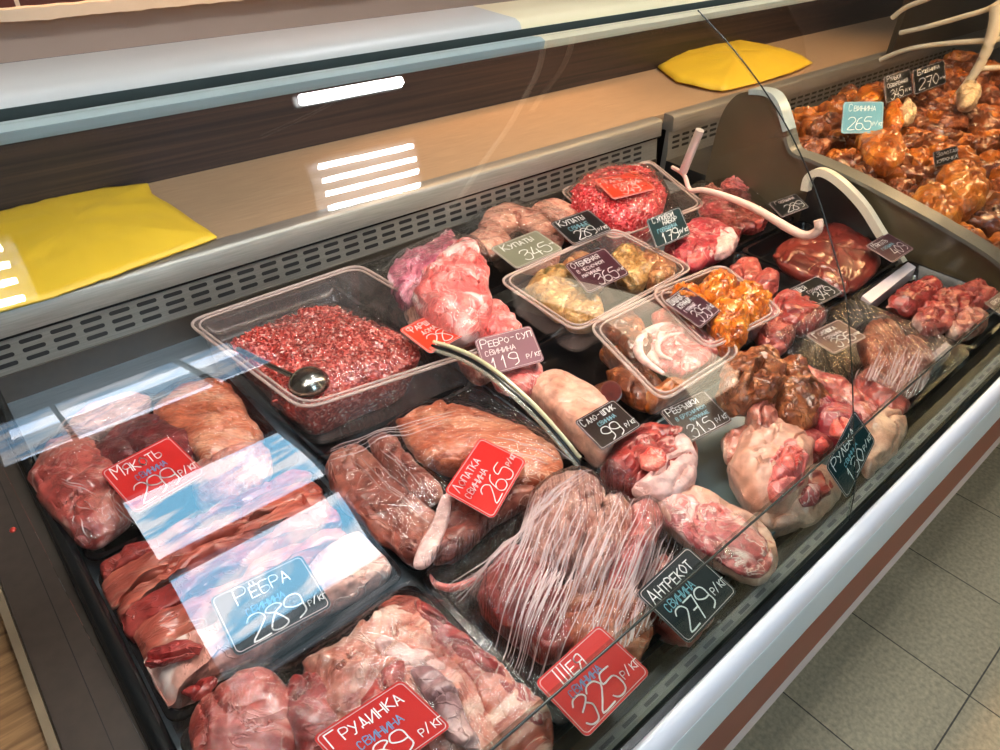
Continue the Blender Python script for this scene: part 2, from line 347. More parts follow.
def film(x0, x1, y0, y1, label, zr=.872, mat=None, amp=.0025, n=70, seed=1, group='cling film over the trays', streak=(30, 30), lift=.003, diag=0):
    """film drawn over a tray, draped on what lies in it"""
    N = n; H = [[zr] * (N + 1) for _ in range(N + 1)]
    for j in range(N + 1):
        for i in range(N + 1):
            x = x0 + (x1 - x0) * i / N; y = y0 + (y1 - y0) * j / N; h = zr
            for t in DRAPE:
                hit = t.ray_cast(Vector((x, y, 1.3)), Vector((0, 0, -1)))
                if hit[0] is not None and hit[0].z > h: h = hit[0].z
            H[j][i] = h + (lift if 0 < i < N and 0 < j < N else 0)
    S = H
    for it in range(2):                              # dilate then blur: taut film bridges the gaps
        M_ = [[max(S[b][a] for b in range(max(0, j - 1), min(N, j + 1) + 1) for a in range(max(0, i - 1), min(N, i + 1) + 1)) for i in range(N + 1)] for j in range(N + 1)]
        S = M_
    for it in range(5):
        M_ = [[0] * (N + 1) for _ in range(N + 1)]
        for j in range(N + 1):
            for i in range(N + 1):
                a = [S[b][c] for b in range(max(0, j - 1), min(N, j + 1) + 1) for c in range(max(0, i - 1), min(N, i + 1) + 1)]
                M_[j][i] = max(sum(a) / len(a), H[j][i])
        S = M_
    V, Fc = [], []
    for j in range(N + 1):
        for i in range(N + 1):
            x = x0 + (x1 - x0) * i / N; y = y0 + (y1 - y0) * j / N
            if diag: x_, y_ = (x * math.cos(diag) + y * math.sin(diag)), (-x * math.sin(diag) + y * math.cos(diag))
            else: x_, y_ = x, y
            w = abs(noise.noise(Vector((x_ * streak[0], y_ * streak[1], seed)))) + .4 * abs(noise.noise(Vector((x_ * streak[0] * 2.3, y_ * streak[1] * 2.3, seed + 9))))
            V.append((x, y, S[j][i] + amp * w * 2))
    for j in range(N):
        for i in range(N): a = j * (N + 1) + i; Fc.append((a, a + 1, a + N + 2, a + N + 1))
    o = tag(link('cling_film', V, Fc, mat or FILM), label, 'film', group)
    s = o.modifiers.new('thick', 'SOLIDIFY'); s.thickness = .0003
    o.modifiers.new('sub', 'SUBSURF').levels = 1; o.modifiers['sub'].render_levels = 1
    return o

# ------------------------------------------------------------------ lettering drawn in marker strokes
G = {'0': '26 15 03 11 20 31 43 35 26', '1': '14 26 20', '2': '05 16 36 45 44 22 00 40', '3': '05 16 36 45 34 13|34 43 42 30 10 01', '4': '26 02 42|34 30',
 '5': '46 16 04 34 43 41 30 10 01', '6': '36 15 02 01 10 30 41 42 33 13 02', '7': '06 46 20|13 33', '8': '24 05 16 36 45 24 01 10 30 41 24', '9': '43 23 04 05 16 36 45 43 41 20',
 'А': '00 26 40|12 32', 'Б': '46 06 00 30 41 42 33 03', 'В': '00 06 36 45 34 03|33 42 41 30 00', 'Г': '00 06 46', 'Д': '00 01 41 40|11 26 31', 'Е': '46 06 00 40|03 33',
 'Ё': '46 06 00 40|03 33|17 18|37 38', 'Ж': '06 40|00 46|26 20', 'З': '05 16 36 45 34 13|34 42 30 10 01', 'И': '06 00 46 40', 'Й': '06 00 46 40|18 38', 'К': '06 00|46 03 40',
 'Л': '00 26 40', 'М': '00 06 23 46 40', 'Н': '06 00|46 40|03 43', 'О': '26 15 04 02 11 20 31 42 44 35 26', 'П': '00 06 46 40', 'Р': '00 06 36 45 44 33 03', 'С': '35 26 16 05 01 10 20 31',
 'Т': '06 46|26 20', 'У': '06 23|46 10 00', 'Ф': '26 20|25 05 03 22 43 45 25', 'Х': '06 40|00 46', 'Ц': '06 01 41 4/|46 41', 'Ч': '06 04 13 43|46 40', 'Ш': '06 00 40 46|26 20',
 'Щ': '06 00 40 46|26 20', 'Ы': '06 00 20 22 13 03|46 40', 'Ь': '06 00 30 41 42 33 03', 'Ю': '06 00|03 13|36 15 11 30 41 45 36', 'Я': '40 46 16 05 04 13 43|23 00', '/': '00 36', '-': '13 33', '.': '00 01'}
G['Ц'] = '06 00 40 46'
def strokes(text, x, y, h, adv=.78, slant=.06, seed=0):
    """returns polylines in card units; h = cap height"""
    out = []; rnd = random.Random(seed); cx = x; up = True
    for ch in text:
        if ch == ' ': cx += h * .5; continue
        low = ch != ch.upper(); hh = h * (.72 if low else 1.); g = G.get(ch.upper(), ''); jy = rnd.uniform(-.04, .04) * h
        for s in g.split('|'):
            pl = [(cx + (int(q[0]) / 4) * hh * .62 + slant * int(q[1]) / 6 * hh, y + jy + int(q[1]) / 6 * hh) for q in s.split()]
            out.append(pl)
        cx += hh * adv
    return out, cx
INK = {'w': emit('x', (1, 1, 1), 1)}
bpy.data.materials.remove(INK['w'])
INK = {'w': plain('ink_white', (.9, .9, .9), .4, var=.02), 'b': plain('ink_blue', (.1, .3, .55), .4), 'p': plain('ink_pale', (.85, .75, .78), .4), 'c': plain('ink_cyan', (.22, .5, .62), .4)}
CARDC = {'red': plain('card_red', (.5, .018, .016), .3, var=.06), 'slate': plain('card_slate', (.014, .02, .024), .3), 'black': plain('card_black', (.007, .008, .009), .3),
 'plum': plain('card_plum', (.045, .012, .02), .3), 'mauve': plain('card_mauve', (.2, .09, .12), .3), 'teal': plain('card_teal', (.004, .022, .028), .3),
 'olive': plain('card_olive', (.16, .16, .11), .3), 'brown': plain('card_brown', (.016, .006, .005), .3), 'sky': plain('card_sky', (.1, .3, .4), .4), 'orange': plain('card_orange', (.68, .04, .015), .3)}
for m_ in CARDC.values(): m_.node_tree.nodes['Principled BSDF'].inputs['Specular IOR Level'].default_value = .18
CEDGE = plain('card_edge', (.6, .5, .5), .3)
def card(c4, z4, color, lines, label, bold=1., adv=.78):
    """c4: photo corners TL TR BR BL, z4: their heights; lines: (text, x, y, size, ink) in card units (width 1.4, height 1)"""
    pts = [P(x, y, z) for (x, y), z in zip(c4, z4)]
    TL, TR, BR, BL = pts; o = BL; u = ((TR - TL) + (BR - BL)) / 2; v = ((TL - BL) + (TR - BR)) / 2; n = u.cross(v).normalized()
    o = (TL + TR + BR + BL) / 4 - u / 2 - v / 2
    def at(a, b, c=0): return tuple(o + u * (a / 1.4) + v * b + n * c)
    q = rrect(0, 1.4, 0, 1, .09, 4); m = len(q); th = .0012
    V = [at(a, b, 0) for a, b in q] + [at(a, b, th) for a, b in q]
    Fc = [tuple(range(m))[::-1], tuple(range(m, 2 * m))] + [(i, (i + 1) % m, m + (i + 1) % m, m + i) for i in range(m)]
    # thin pale printed border line
    card_o = tag(link('price_card', V, Fc, [CARDC[color], CEDGE], smooth=False, fm=[0, 0] + [1] * m), label, 'price card', 'handwritten price cards')
    qa = rrect(.03, 1.37, .03, .97, .07, 4); qb = rrect(.04, 1.36, .04, .96, .065, 4)
    V = [at(a, b, th + .0002) for a, b in qa] + [at(a, b, th + .0002) for a, b in qb]
    link('border_line', V, [(i, (i + 1) % m, m + (i + 1) % m, m + i) for i in range(m)], CEDGE, card_o, smooth=False)
    byink = {}
    prevend = None
    for li, (t, x, y, s, ink) in enumerate(lines):
        if t == 'р/кг' and prevend: s = min(s, .15, (1.36 - prevend - .03) / 2.1); x = max(prevend + .03, 1.34 - s * 2.1); y = y + .02
        pls, end_ = strokes(t, x, y, s, seed=li + len(t), adv=adv * (.92 if t.isdigit() else 1.04))
        if t.isdigit(): prevend = end_
        byink.setdefault(ink, []).append((pls, (.009 + .04 * s) * bold))
    for ink, sets in byink.items():
        V, Fc = [], []
        for pls, w in sets:
            for pl in pls:
                if len(pl) > 4: pl = [(p.x, p.y) for p in smooth_line([Vector((a, b, 0)) for a, b in pl], 3)]
                for (a, b), (c, d) in zip(pl, pl[1:]):
                    L_ = math.hypot(c - a, d - b) or 1; px, py = -(d - b) / L_ * w / 2, (c - a) / L_ * w / 2
                    k = len(V); V += [at(a + px, b + py, th + .0005), at(a - px, b - py, th + .0005), at(c - px, d - py, th + .0005), at(c + px, d + py, th + .0005)]; Fc.append((k, k + 1, k + 2, k + 3))
                for a, b in pl:
                    k = len(V); V += [at(a + w / 2 * math.cos(t * PI / 4), b + w / 2 * math.sin(t * PI / 4), th + .0005) for t in range(8)]; Fc.append(tuple(range(k, k + 8)))
        link('lettering', V, Fc, INK[ink], card_o, smooth=False)
    return card_o

# ================================================================== THE ROOM
m, nt, b = base('floor_tile', (.3, .28, .2), .5); L = nt.links.new
v = coords(nt); br = nd(nt, 'ShaderNodeTexBrick'); br.offset = 0; br.inputs['Scale'].default_value = 1; br.inputs['Brick Width'].default_value = .333; br.inputs['Row Height'].default_value = .333
br.inputs['Mortar Size'].default_value = .0019; br.inputs['Color1'].default_value = (.58, .51, .34, 1); br.inputs['Color2'].default_value = (.54, .475, .32, 1); br.inputs['Mortar'].default_value = (.1, .09, .07, 1)
L(v, br.inputs['Vector']); n = nd(nt, 'ShaderNodeTexNoise'); n.inputs['Scale'].default_value = 90; n.inputs['Detail'].default_value = 6; L(v, n.inputs['Vector'])
r = ramp(nt, [(.3, (.72, .72, .72)), (.7, (1.15, 1.15, 1.15))]); L(n.outputs['Fac'], r.inputs[0]); mx = nd(nt, 'ShaderNodeMixRGB', blend_type='MULTIPLY'); mx.inputs[0].default_value = 1
L(br.outputs['Color'], mx.inputs[1]); L(r.outputs[0], mx.inputs[2]); L(mx.outputs[0], b.inputs['Base Color'])
FLOOR = m
X0, X1, YF, YB, ZC = -2.6, 7.0, -1.5, 4.2, 4.7
tx = P(843.6, 604, 0.0)                              # a tile corner line passes here
fl = boxg(X0, X1, YF, YB, -.06, 0); fo = struct(link('floor', *fl, FLOOR, origin=Vector((P(1000, 648, 0).x, P(1000, 648, 0).y, 0)), smooth=False))
mp = [x for x in FLOOR.node_tree.nodes if x.type == 'MAPPING'][0]
mp.inputs['Location'].default_value = (-(P(901, 543, 0).x - P(1000, 648, 0).x), 0, 0)
WALLP = plain('wall_plaster', (.42, .38, .33), .7, var=.04); CEILP = plain('ceiling_paint', (.1, .085, .07), .7, var=.06)
BEIGE = plain('beige_wall', (.66, .52, .42), .6, var=.03, nscale=3)
struct(box('ceiling', X0, X1, YF, YB, ZC, ZC + .1, mat=CEILP))
struct(box('wall_left', X0 - .1, X0, YF, YB, 0, ZC, mat=WALLP)); struct(box('wall_right', X1, X1 + .1, YF, YB, 0, ZC, mat=WALLP))
# front wall (behind the photographer) with window and cream door openings
WX0, WX1 = .14, .78
fw = join(boxg(X0, WX0, YF - .12, YF, 0, 3.6), boxg(WX1, 2.1, YF - .12, YF, 0, 3.6), boxg(2.65, X1, YF - .12, YF, 0, 3.6), boxg(X0, WX0 - .26, YF - .12, YF, 3.6, ZC), boxg(WX1 + .3, X1, YF - .12, YF, 3.6, ZC), boxg(WX0, WX1, YF - .12, YF, 0, 1.05), boxg(WX0 - .26, WX1 + .3, YF - .12, YF, 4.6, ZC), boxg(2.1, 2.65, YF - .12, YF, 3.25, 3.6))
DARKWALL = plain('wall_dim_paint', (.09, .075, .06), .7)
struct(link('wall_front', *fw, DARKWALL, smooth=False))
FRAME = plain('window_frame_dark', (.1, .08, .07), .5)
win = struct(link('window_1', *join(boxg(WX0, WX0 + .02, YF - .1, YF - .04, 1.05, 4.6), boxg(WX1 - .02, WX1, YF - .1, YF - .04, 1.05, 4.6), boxg(WX0, WX1, YF - .1, YF - .04, 1.95, 2.06), boxg(WX0, WX1, YF - .1, YF - .04, 2.72, 3.62), boxg(WX0, WX1, YF - .1, YF - .04, 1.03, 1.07)), FRAME, smooth=False))
# daylight seen through the window: street below, sky with soft clouds, top glow added for reflected haze
def skymat(name, k, blue):
    SKY = bpy.data.materials.new(name); SKY.use_nodes = True; nt = SKY.node_tree; nt.nodes.clear()
    e = nd(nt, 'ShaderNodeEmission'); o_ = nd(nt, 'ShaderNodeOutputMaterial'); v = coords(nt, (1, 1, 3.2), (0, .25, 0)); n = nd(nt, 'ShaderNodeTexNoise'); n.inputs['Scale'].default_value = 2.6; n.inputs['Detail'].default_value = 4
    nt.links.new(v, n.inputs['Vector']); r = ramp(nt, [(.46, blue), (.54, (.92, .93, 1.))]); nt.links.new(n.outputs['Fac'], r.inputs[0]); nt.links.new(r.outputs[0], e.inputs[0]); e.inputs[1].default_value = k; nt.links.new(e.outputs[0], o_.inputs[0]); return SKY
for nm_, z0_, z1_, mt_ in (('street', 1.0, 1.6, skymat('daylight_street', 1.1, (.3, .4, .45))), ('sky', 1.6, 2.9, skymat('daylight_sky', 8, (.25, .58, .85))), ('haze_glow', 3.5, 4.62, skymat('top_haze_glow', 2.8, (.3, .55, .85)))):
    pn_ = box('window_2', WX0 - (.3 if z0_ > 3 else .02), WX1 + (.35 if z0_ > 3 else .02), YF - .14, YF - .125, z0_, z1_, mat=mt_); struct(pn_)
for z0_, z1_ in ((3.66, 3.75), (4.14, 4.36)): struct(box('window_glow_strip', WX0 - .2, WX1 + .25, YF - .11, YF - .105, z0_, z1_, mat=skymat('top_band_glow', 8, (.6, .75, 1.))))  # glowing strips added to mirror as bright bands in the case glass
d = struct(box('door_1', 2.11, 2.64, YF - .08, YF - .03, 0.0, 3.24, mat=CREAMWALL)); 
link('door_glow_panel', *boxg(2.27, 2.58, YF - .03, YF - .022, .9, 3.15), emit('door_glow', (1., .84, .6), 2.6), d, smooth=False)  # glowing panel added so the door mirrors as a cream band
link('door_handle', *tubeg([(2.61, YF - .03, 1.0), (2.61, YF + .03, 1.0), (2.53, YF + .03, 1.0)], .008), CHROME, d)
# back wall: brick with cream ledge, beige plaster below
m, nt, b = base('brick', (.1, .03, .02), .7); L = nt.links.new
t = nd(nt, 'ShaderNodeTexCoord'); mpp = nd(nt, 'ShaderNodeMapping'); mpp.inputs['Rotation'].default_value = (PI / 2, 0, 0); L(t.outputs['Object'], mpp.inputs[0])
br = nd(nt, 'ShaderNodeTexBrick'); br.inputs['Scale'].default_value = 1; br.inputs['Brick Width'].default_value = .22; br.inputs['Row Height'].default_value = .07; br.inputs['Mortar Size'].default_value = .006
br.inputs['Color1'].default_value = (.12, .025, .018, 1); br.inputs['Color2'].default_value = (.05, .015, .012, 1); br.inputs['Mortar'].default_value = (.55, .5, .4, 1); L(mpp.outputs[0], br.inputs['Vector']); L(br.outputs['Color'], b.inputs['Base Color'])
BRICK = m
YW = 2.6; zl = PY(0, 18, YW).z
struct(box('wall_back', X0, X1, YW, YW + .1, 0, ZC, mat=BEIGE))
struct(box('wall_back_brick', X0, X1, YW - .03, YW - .001, zl + .02, ZC, mat=BRICK))
V, Fc = [], []
for i in range(240):
    x = -.5 + i * .02
    w = noise.noise(Vector((x * 9, 0, 0))) * .006 + noise.noise(Vector((x * 31, 0, 0))) * .004
    w2 = noise.noise(Vector((x * 13, 5, 0))) * .008
    V += [(x, YW - .001, zl - .005 + w), (x, YW - .05, zl - .005 + w), (x, YW - .05, zl + .028 + w2), (x, YW - .001, zl + .034 + w2)]
for i in range(239):
    for k in range(4): a = 4 * i + k; b_ = 4 * i + (k + 1) % 4; Fc.append((a, a + 4, b_ + 4, b_))
struct(link('trim_1', V, Fc, CREAMWALL))
# ceiling lamps with four tubes each
TUBE = emit('lamp_tube', (.97, .98, 1.), 55)
LAMPH = plain('lamp_housing', (.55, .55, .55), .4)
lamp_rows = (.52, .38, .24, .10)
ZL = 3.58
for k, (lx, lab) in enumerate([(1.27, 'four-tube ceiling lamp hanging above the middle of the case'), (-.28, 'four-tube ceiling lamp hanging above the left end of the case')]):
    root = empty('ceiling_lamp', (lx + .22, .31, ZL), lab, 'lamp', 'four-tube ceiling lamps')
    link('housing', *boxg(lx - .04, lx + .48, .04, .58, ZL + .03, ZL + .05), LAMPH, root, smooth=False)
    link('rod', *tubeg([(lx + .22, .31, ZL + .05), (lx + .22, .31, ZC)], .006, 8), LAMPH, root)
    for yy in lamp_rows: link('tube', *tubeg([(lx, yy, ZL), (lx + .44, yy - .02, ZL)], .017, 10), TUBE, root)
root = empty('ceiling_lamp', (1.55, 1.15, ZL), 'single-tube ceiling lamp hanging over the rear shelf', 'lamp')
link('housing', *boxg(1.3, 1.81, 1.12, 1.18, ZL + .03, ZL + .05), LAMPH, root, smooth=False); link('rod', *tubeg([(1.55, 1.15, ZL + .05), (1.55, 1.15, ZC)], .006, 8), LAMPH, root)
link('tube', *tubeg([(1.32, 1.15, ZL), (1.79, 1.15, ZL)], .028, 10), TUBE, root)
CONDM = plain('conduit_white', (.85, .75, .6), .5)
for a_, b_, lab in [((2.75, 1.4), (1.85, -.25), 'longer pale conduit crossing under the ceiling'), ((2.95, 1.35), (2.4, .57), 'shorter pale conduit crossing under the ceiling')]:
    tag(link('ceiling_conduit', *tubeg([(a_[0], a_[1], 3.55), (b_[0], b_[1], 3.55)], .016, 8), CONDM), lab, 'conduit')

# ================================================================== THE CASE
CX0, CX1, CX2 = -.006, 1.612, 4.3
PROF = [(.157, .87), (.170, .934), (.195, .997), (.226, 1.078), (.261, 1.158), (.294, 1.209), (.335, 1.266), (.383, 1.318), (.432, 1.358), (.482, 1.391), (.535, 1.42)]
prof = smooth_line([Vector((0, y, z)) for y, z in PROF], 6)
def pane(name, x0, x1, pr, mat, label, group):
    up = []
    for i, p in enumerate(pr):
        a = pr[max(0, i - 1)]; b = pr[min(len(pr) - 1, i + 1)]; d = (b - a).normalized(); nn = Vector((0, d.z, -d.y)); up.append(p + nn * .004)
    loop = [(p.y, p.z) for p in pr] + [(p.y, p.z) for p in reversed(up)]; n = len(pr)
    V, Fc = [], []
    for x in (x0, x1): V += [(x, y, z) for y, z in loop]
    m = len(loop)
    fmi = []
    for i in range(m):
        Fc.append((i, (i + 1) % m, m + (i + 1) % m, m + i)); fmi.append(0)
    for i in range(n - 1):
        Fc.append((i, m - 1 - i, m - 2 - i, i + 1)); fmi.append(0); Fc.append((m + i, m + i + 1, 2 * m - 2 - i, 2 * m - 1 - i)); fmi.append(0)
    o = link(name, V, Fc, [mat, EDGE], fm=fmi); return tag(o, label, 'glass', group)
cut = 12
XS = .777
pane('curved_glass_pane', CX0 - .01, XS - .0015, prof[cut:], GLASS, 'large curved upper glass pane over the left half of the meat case', 'curved front glass of the case')
pane('curved_glass_pane', XS + .0015, 1.62, prof[cut:], GLASS, 'curved upper glass pane over the right half of the meat case, past the joint', 'curved front glass of the case')
pane('lower_glass_pane', CX0 - .01, XS - .0015, prof[:cut + 1], GLASSLOW, 'low tinted front glass strip at the left half of the meat case', 'lower front glass of the case')
pane('lower_glass_pane', XS + .0015, 1.62, prof[:cut + 1], GLASSLOW, 'low tinted front glass strip at the right half of the meat case', 'lower front glass of the case')
pane('curved_glass_pane', 1.665, 2.9, prof[cut:], GLASS, 'curved upper glass pane over the far smoked meat case', 'curved front glass of the case')
js = prof[cut]
tag(link('glass_joint_seal', *tubeg([(XS, p.y - .001, p.z) for p in prof], .0009, 8), EDGE), 'thin dark curved joint line between the left and right glass panes', 'seal')
tag(link('glass_joint_seal', *tubeg([(CX0 - .01, js.y - .002, js.z), (1.62, js.y - .002, js.z)], .0014, 8), EDGE), 'thin dark horizontal joint line between the lower and upper glass', 'seal')
# front body
body = [(.157, .868), (.15, .872), (.14, .868), (.131, .858), (.127, .842)]
root = empty('display_case', (.8, .6, 0), 'long refrigerated meat display case with white bumper and red stripe', 'display case')
CC = [(y, z) for y, z in body] + [(.127, .77), (.157, .77)]
def strip(name, prof_, mat, x0=CX0, x1=1.612, par=root): return link(name, *extr(prof_, x0, x1), mat, par)
strip('bumper', [(.148, .855), (.148, .868), (.145, .8705), (.141, .870), (.134, .865), (.130, .855), (.128, .84), (.148, .835)], WHITE)
strip('front_panel', [(.128, .842), (.126, .835), (.124, .755), (.17, .755), (.17, .842)], BLUEGREY)
strip('red_stripe', [(.124, .7548), (.122, .615), (.17, .615), (.17, .7548)], REDSTRIPE)
strip('pale_strip', [(.122, .6148), (.119, .575), (.17, .57), (.17, .6148)], PALEM)
strip('front_plinth', [(.17, .85), (.17, .57), (.3, .5), (.3, .0), (.36, .0), (.36, .8), (.2, .82)], BLACK)
strip('gasket_front', [(.1483, .8695), (.1555, .8695), (.1565, .866), (.1565, .845), (.1483, .845)], GASKET)
# front air grille with slots
gr = strip('front_grille', [(.1615, .866), (.1745, .866), (.176, .864), (.176, .83), (.1615, .83)], STEELF)
V, Fc = [], []
x = .0
while x < 1.58:
    q = boxg(x, x + .02, .1665, .1705, .8655, .8664); V, Fc = join((V, Fc), q); x += .034
link('slots', V, Fc, SLOT, gr, smooth=False)
strip('grille_trim', [(.177, .862), (.189, .862), (.191, .868), (.194, .862), (.204, .858), (.204, .833), (.177, .833)], BLACK)
# deck, back grille, shelf
strip('deck', [(.2, .8), (.2, .832), (1.157, .832), (1.157, .8)], STEELB, CX0, CX1)
bg = strip('back_grille', [(1.157, .80), (1.157, .884), (1.166, .945), (1.175, .945), (1.175, .8)], STEELG, CX0, 1.612)
V, Fc = [], []
x = .0
while x < 1.54:
    for zz in (.8945, .909, .9235):
        yy = 1.157 + (zz - .884) * 9 / 61
        q = rrect(x, x + .033, zz - .0036, zz + .0036, .0034, 3); k = len(V)
        off = lambda z: 1.157 + (z - .884) * 9 / 61 - .0006
        V += [(a, off(b_), b_) for a, b_ in q]; Fc.append(tuple(range(k, k + len(q))))
    x += .0445
link('slots', V, Fc, SLOT, bg, smooth=False)
strip('grille_groove', [(1.155, .9385), (1.155, .9435), (1.166, .9435), (1.166, .9385)], BLACK, CX0, 1.612)
strip('grille_foot', [(1.153, .8), (1.153, .8795), (1.157, .8795), (1.157, .8)], BROWNP, CX0, 1.612)
strip('back_sill', [(1.153, .9437), (1.156, .9805), (1.158, .9835), (1.162, .9862), (1.19, .9865), (1.19, .9437)], STEELG, CX0, 1.612)
strip('rear_body', [(1.19, .0), (1.19, .94), (1.52, .94), (1.52, .0)], BLACK, CX0, 1.612)
sh = tag(link('rear_shelf', *extr([(1.191, .96), (1.191, .984), (1.52, .984), (1.52, .96)], CX0 - .4, CX2), STEELW), 'steel work shelf with painted tan reflection running behind the meat case', 'shelf')
dk = tag(link('rear_sliding_panel', *extr([(1.521, .001), (1.521, 1.235), (1.545, 1.235), (1.545, .001)], CX0 - .6, 4.2), DARKWOOD), 'long dark streaked panel behind the rear work shelf', 'panel')
# canopy
can = empty('case_canopy', (.8, .6, 1.41), 'long grey and cream canopy with glass rail along the case top', 'canopy')
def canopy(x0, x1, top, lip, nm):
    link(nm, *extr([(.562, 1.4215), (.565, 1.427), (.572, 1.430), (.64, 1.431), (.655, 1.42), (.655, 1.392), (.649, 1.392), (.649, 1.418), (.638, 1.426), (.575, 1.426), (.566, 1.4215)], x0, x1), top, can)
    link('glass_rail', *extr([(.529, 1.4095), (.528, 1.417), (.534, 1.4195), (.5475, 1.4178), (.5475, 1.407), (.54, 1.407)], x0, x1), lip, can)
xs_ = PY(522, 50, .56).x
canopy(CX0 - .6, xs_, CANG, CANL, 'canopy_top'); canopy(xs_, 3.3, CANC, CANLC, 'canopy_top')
link('groove', *extr([(.5477, 1.404), (.5477, 1.408), (.5615, 1.408), (.5615, 1.4214), (.5655, 1.4214), (.5655, 1.404)], CX0 - .6, 3.3), CAND, can)
CLAMP = emit('case_lamp', (1., .93, .9), 34); CLAMPW = emit('case_lamp_warm', (1., .66, .36), 34)
link('lamp_tube', *tubeg([(.02, .60, 1.412), (1.55, .60, 1.412)], .011, 10), CLAMP, can)
link('lamp_tube', *tubeg([(1.75, .60, 1.412), (3.2, .60, 1.412)], .011, 10), CLAMPW, can)
for xx in (-.01, 1.64, 3.25): link('post', *boxg(xx - .012, xx + .012, .61, .64, .98 if xx > 0 else .98, 1.4), BLACK, can, smooth=False) if xx > 3 else None
# left end: rubber edge, brown top panel, oak top
tag(link('end_gasket', *tubeg([(-.0145, .15, .8755), (-.0145, 1.155, .8755)], .0095, 12), GASKET), 'glossy black rubber edge along the left end of the case', 'seal')
be = tag(box('brown_end_panel', -.088, -.0245, -.02, 1.5, .001, .868, mat=BROWNP, bevel=.002), 'brown metal end panel left of the case, with a fine seam', 'panel')
link('seam', *boxg(-.0512, -.0502, -.02, 1.5, .8675, .8684), SLOT, be, smooth=False)
link('edge_strip', *boxg(-.0965, -.0885, -.02, 1.5, .80, .8715), plain('edge_strip', (.17, .13, .08), .4), be, smooth=False)
c = P(13, 530, .868); link('red_plug', *lumpg([c + Vector((.004 * math.cos(a), .005 * math.sin(a), 0)) for a in (0, 1, 2, 3, 4, 5)], .867, .8705, .868, rough=0, seg=16, rings=4), plain('plug_red', (.35, .03, .02), .3), be)
tag(box('oak_counter', -.6, -.097, -.3, 1.5, .03, .86, mat=WOOD, bevel=.003), 'oak laminate counter beside the brown end panel', 'counter')

# divider between the two cases (arched end wall)
dv = empty('case_divider', (1.63, .6, .83), 'arched dark end wall dividing the meat case from the smoked case', 'divider')
top = [(.2, .875), (.285, .925), (.40, .955), (.50, .975), (.62, .995), (.72, 1.005), (.775, 1.01), (.81, 1.06), (.84, 1.1), (.87, 1.118), (.92, 1.112), (.96, 1.09), (.985, 1.03), (.99, .9)]
tp = [(p.y, p.z) for p in smooth_line([Vector((0, a, b_)) for a, b_ in top], 5)]
def slab(prof_, x0, x1): return extr(prof_, x0, x1)
link('wall', *slab([(.99, .82)] + [(.2, .82)] + tp, 1.613, 1.628), DIVIN, dv)
link('wall', *slab([(.99, .82)] + [(.2, .82)] + [(a, b_ - .006) for a, b_ in tp], 1.6285, 1.66), DIVTOP, dv)
rimp = [(1.625, a, b_) for a, b_ in tp]
def band(name, line, wy, wx, mat, parent):          # flat band following a line, width in x, thick in its normal
    V, Fc = [], []
    for i, p in enumerate(line):
        p = Vector(p); a = Vector(line[max(0, i - 1)]); b_ = Vector(line[min(len(line) - 1, i + 1)]); d_ = (b_ - a).normalized(); nn = Vector((0, -d_.z, d_.y))
        for sx, sn in ((-1, -1), (1, -1), (1, 1), (-1, 1)): V.append(tuple(p + Vector((sx * wx / 2, 0, 0)) + nn * sn * wy / 2))
    for i in range(len(line) - 1):
        for k in range(4): a = 4 * i + k; b_ = 4 * i + (k + 1) % 4; Fc.append((a, b_, b_ + 4, a + 4))
    Fc += [(0, 3, 2, 1), tuple(len(V) - 4 + k for k in range(4))]
    return link(name, V, Fc, mat, parent)
band('rim', [p for p in rimp if p[1] < .80], .008, .05, DIVTOP, dv)
band('rear_rim', [p for p in rimp if .80 <= p[1] < .925], .012, .04, PALEGREY, dv)
# cream arched bracket on the divider face
X_ = 1.585
bl = [PX(x, y, X_) for x, y in [(806, 190), (809, 178), (818, 172), (830, 175), (847, 188), (865, 208), (882, 235), (898, 258), (912, 280)]]
tag(band('arched_bracket', [tuple(p) for p in smooth_line(bl, 6)], .017, .02, CREAM, None), 'cream plastic arched bracket standing against the divider, right of the joint', 'bracket')
tag(link('bracket_black_plate', *slab([(p.y, p.z - .004) for p in smooth_line(bl, 4)] + [(bl[-1].y, .84), (bl[0].y, .84)], X_ + .012, X_ + .02), CASE2BLACK), 'black plate under the cream arched bracket', 'panel')  # black plate filling the area below the arch
# rosy plastic hooked arm with steel rod
X_ = 1.34
al = [PX(x, y, X_) for x, y in [(672, 167), (684, 175), (690, 190), (703, 190), (725, 196), (750, 206), (770, 217), (788, 228), (803, 235), (813, 234), (819, 228), (818, 220)]]
arm = tag(link('hooked_arm', *tubeg(smooth_line(al, 6), [.004 + .005 * min(1, i / 40) for i in range(67)], 12), PINKP), 'rosy plastic hooked arm with steel rod above the back trays', 'tongs')
a_, b_ = PX(683, 172, X_), PX(700, 130, X_)
link('steel_rod', *tubeg([a_, b_], .0095, 12), plain('bright_steel', (.75, .7, .66), .3, metal=.6), arm)

# ------------------------------------------------------------------ trays
tray('meat_tray', R4(-.002, .279, .208, .446), 'black tray of brisket chunks at the near left corner of the case')
tray('meat_tray', R4(-.002, .279, .456, .692), 'black tray of pork ribs, second from the front at the left end')
tray('meat_tray', R4(-.002, .279, .71, .97), 'black tray of boneless meat behind the ribs tray at the left end')
tray('meat_tray', R4(.287, .585, .208, .446), 'black tray of pork neck under creased film, front row')
tray('meat_tray', R4(.287, .585, .452, .69), 'black tray of shoulder slices behind the pork neck tray')
tray('meat_tray', R4(.592, 1.036, .208, .446), 'teal grey tray of knuckles and steaks, front row centre', mat=GREYP)
tray('meat_tray', R4(.592, 1.04, .455, .71), 'black tray of pork fat and smoked strips in the middle row')
tray('meat_tray', R4(1.044, 1.332, .208, .444), 'black film-wrapped tray of meat on white strips, front row right of the joint')
tray('meat_tray', R4(1.34, 1.60, .208, .444), 'black tray of rolled red slices at the front right end')
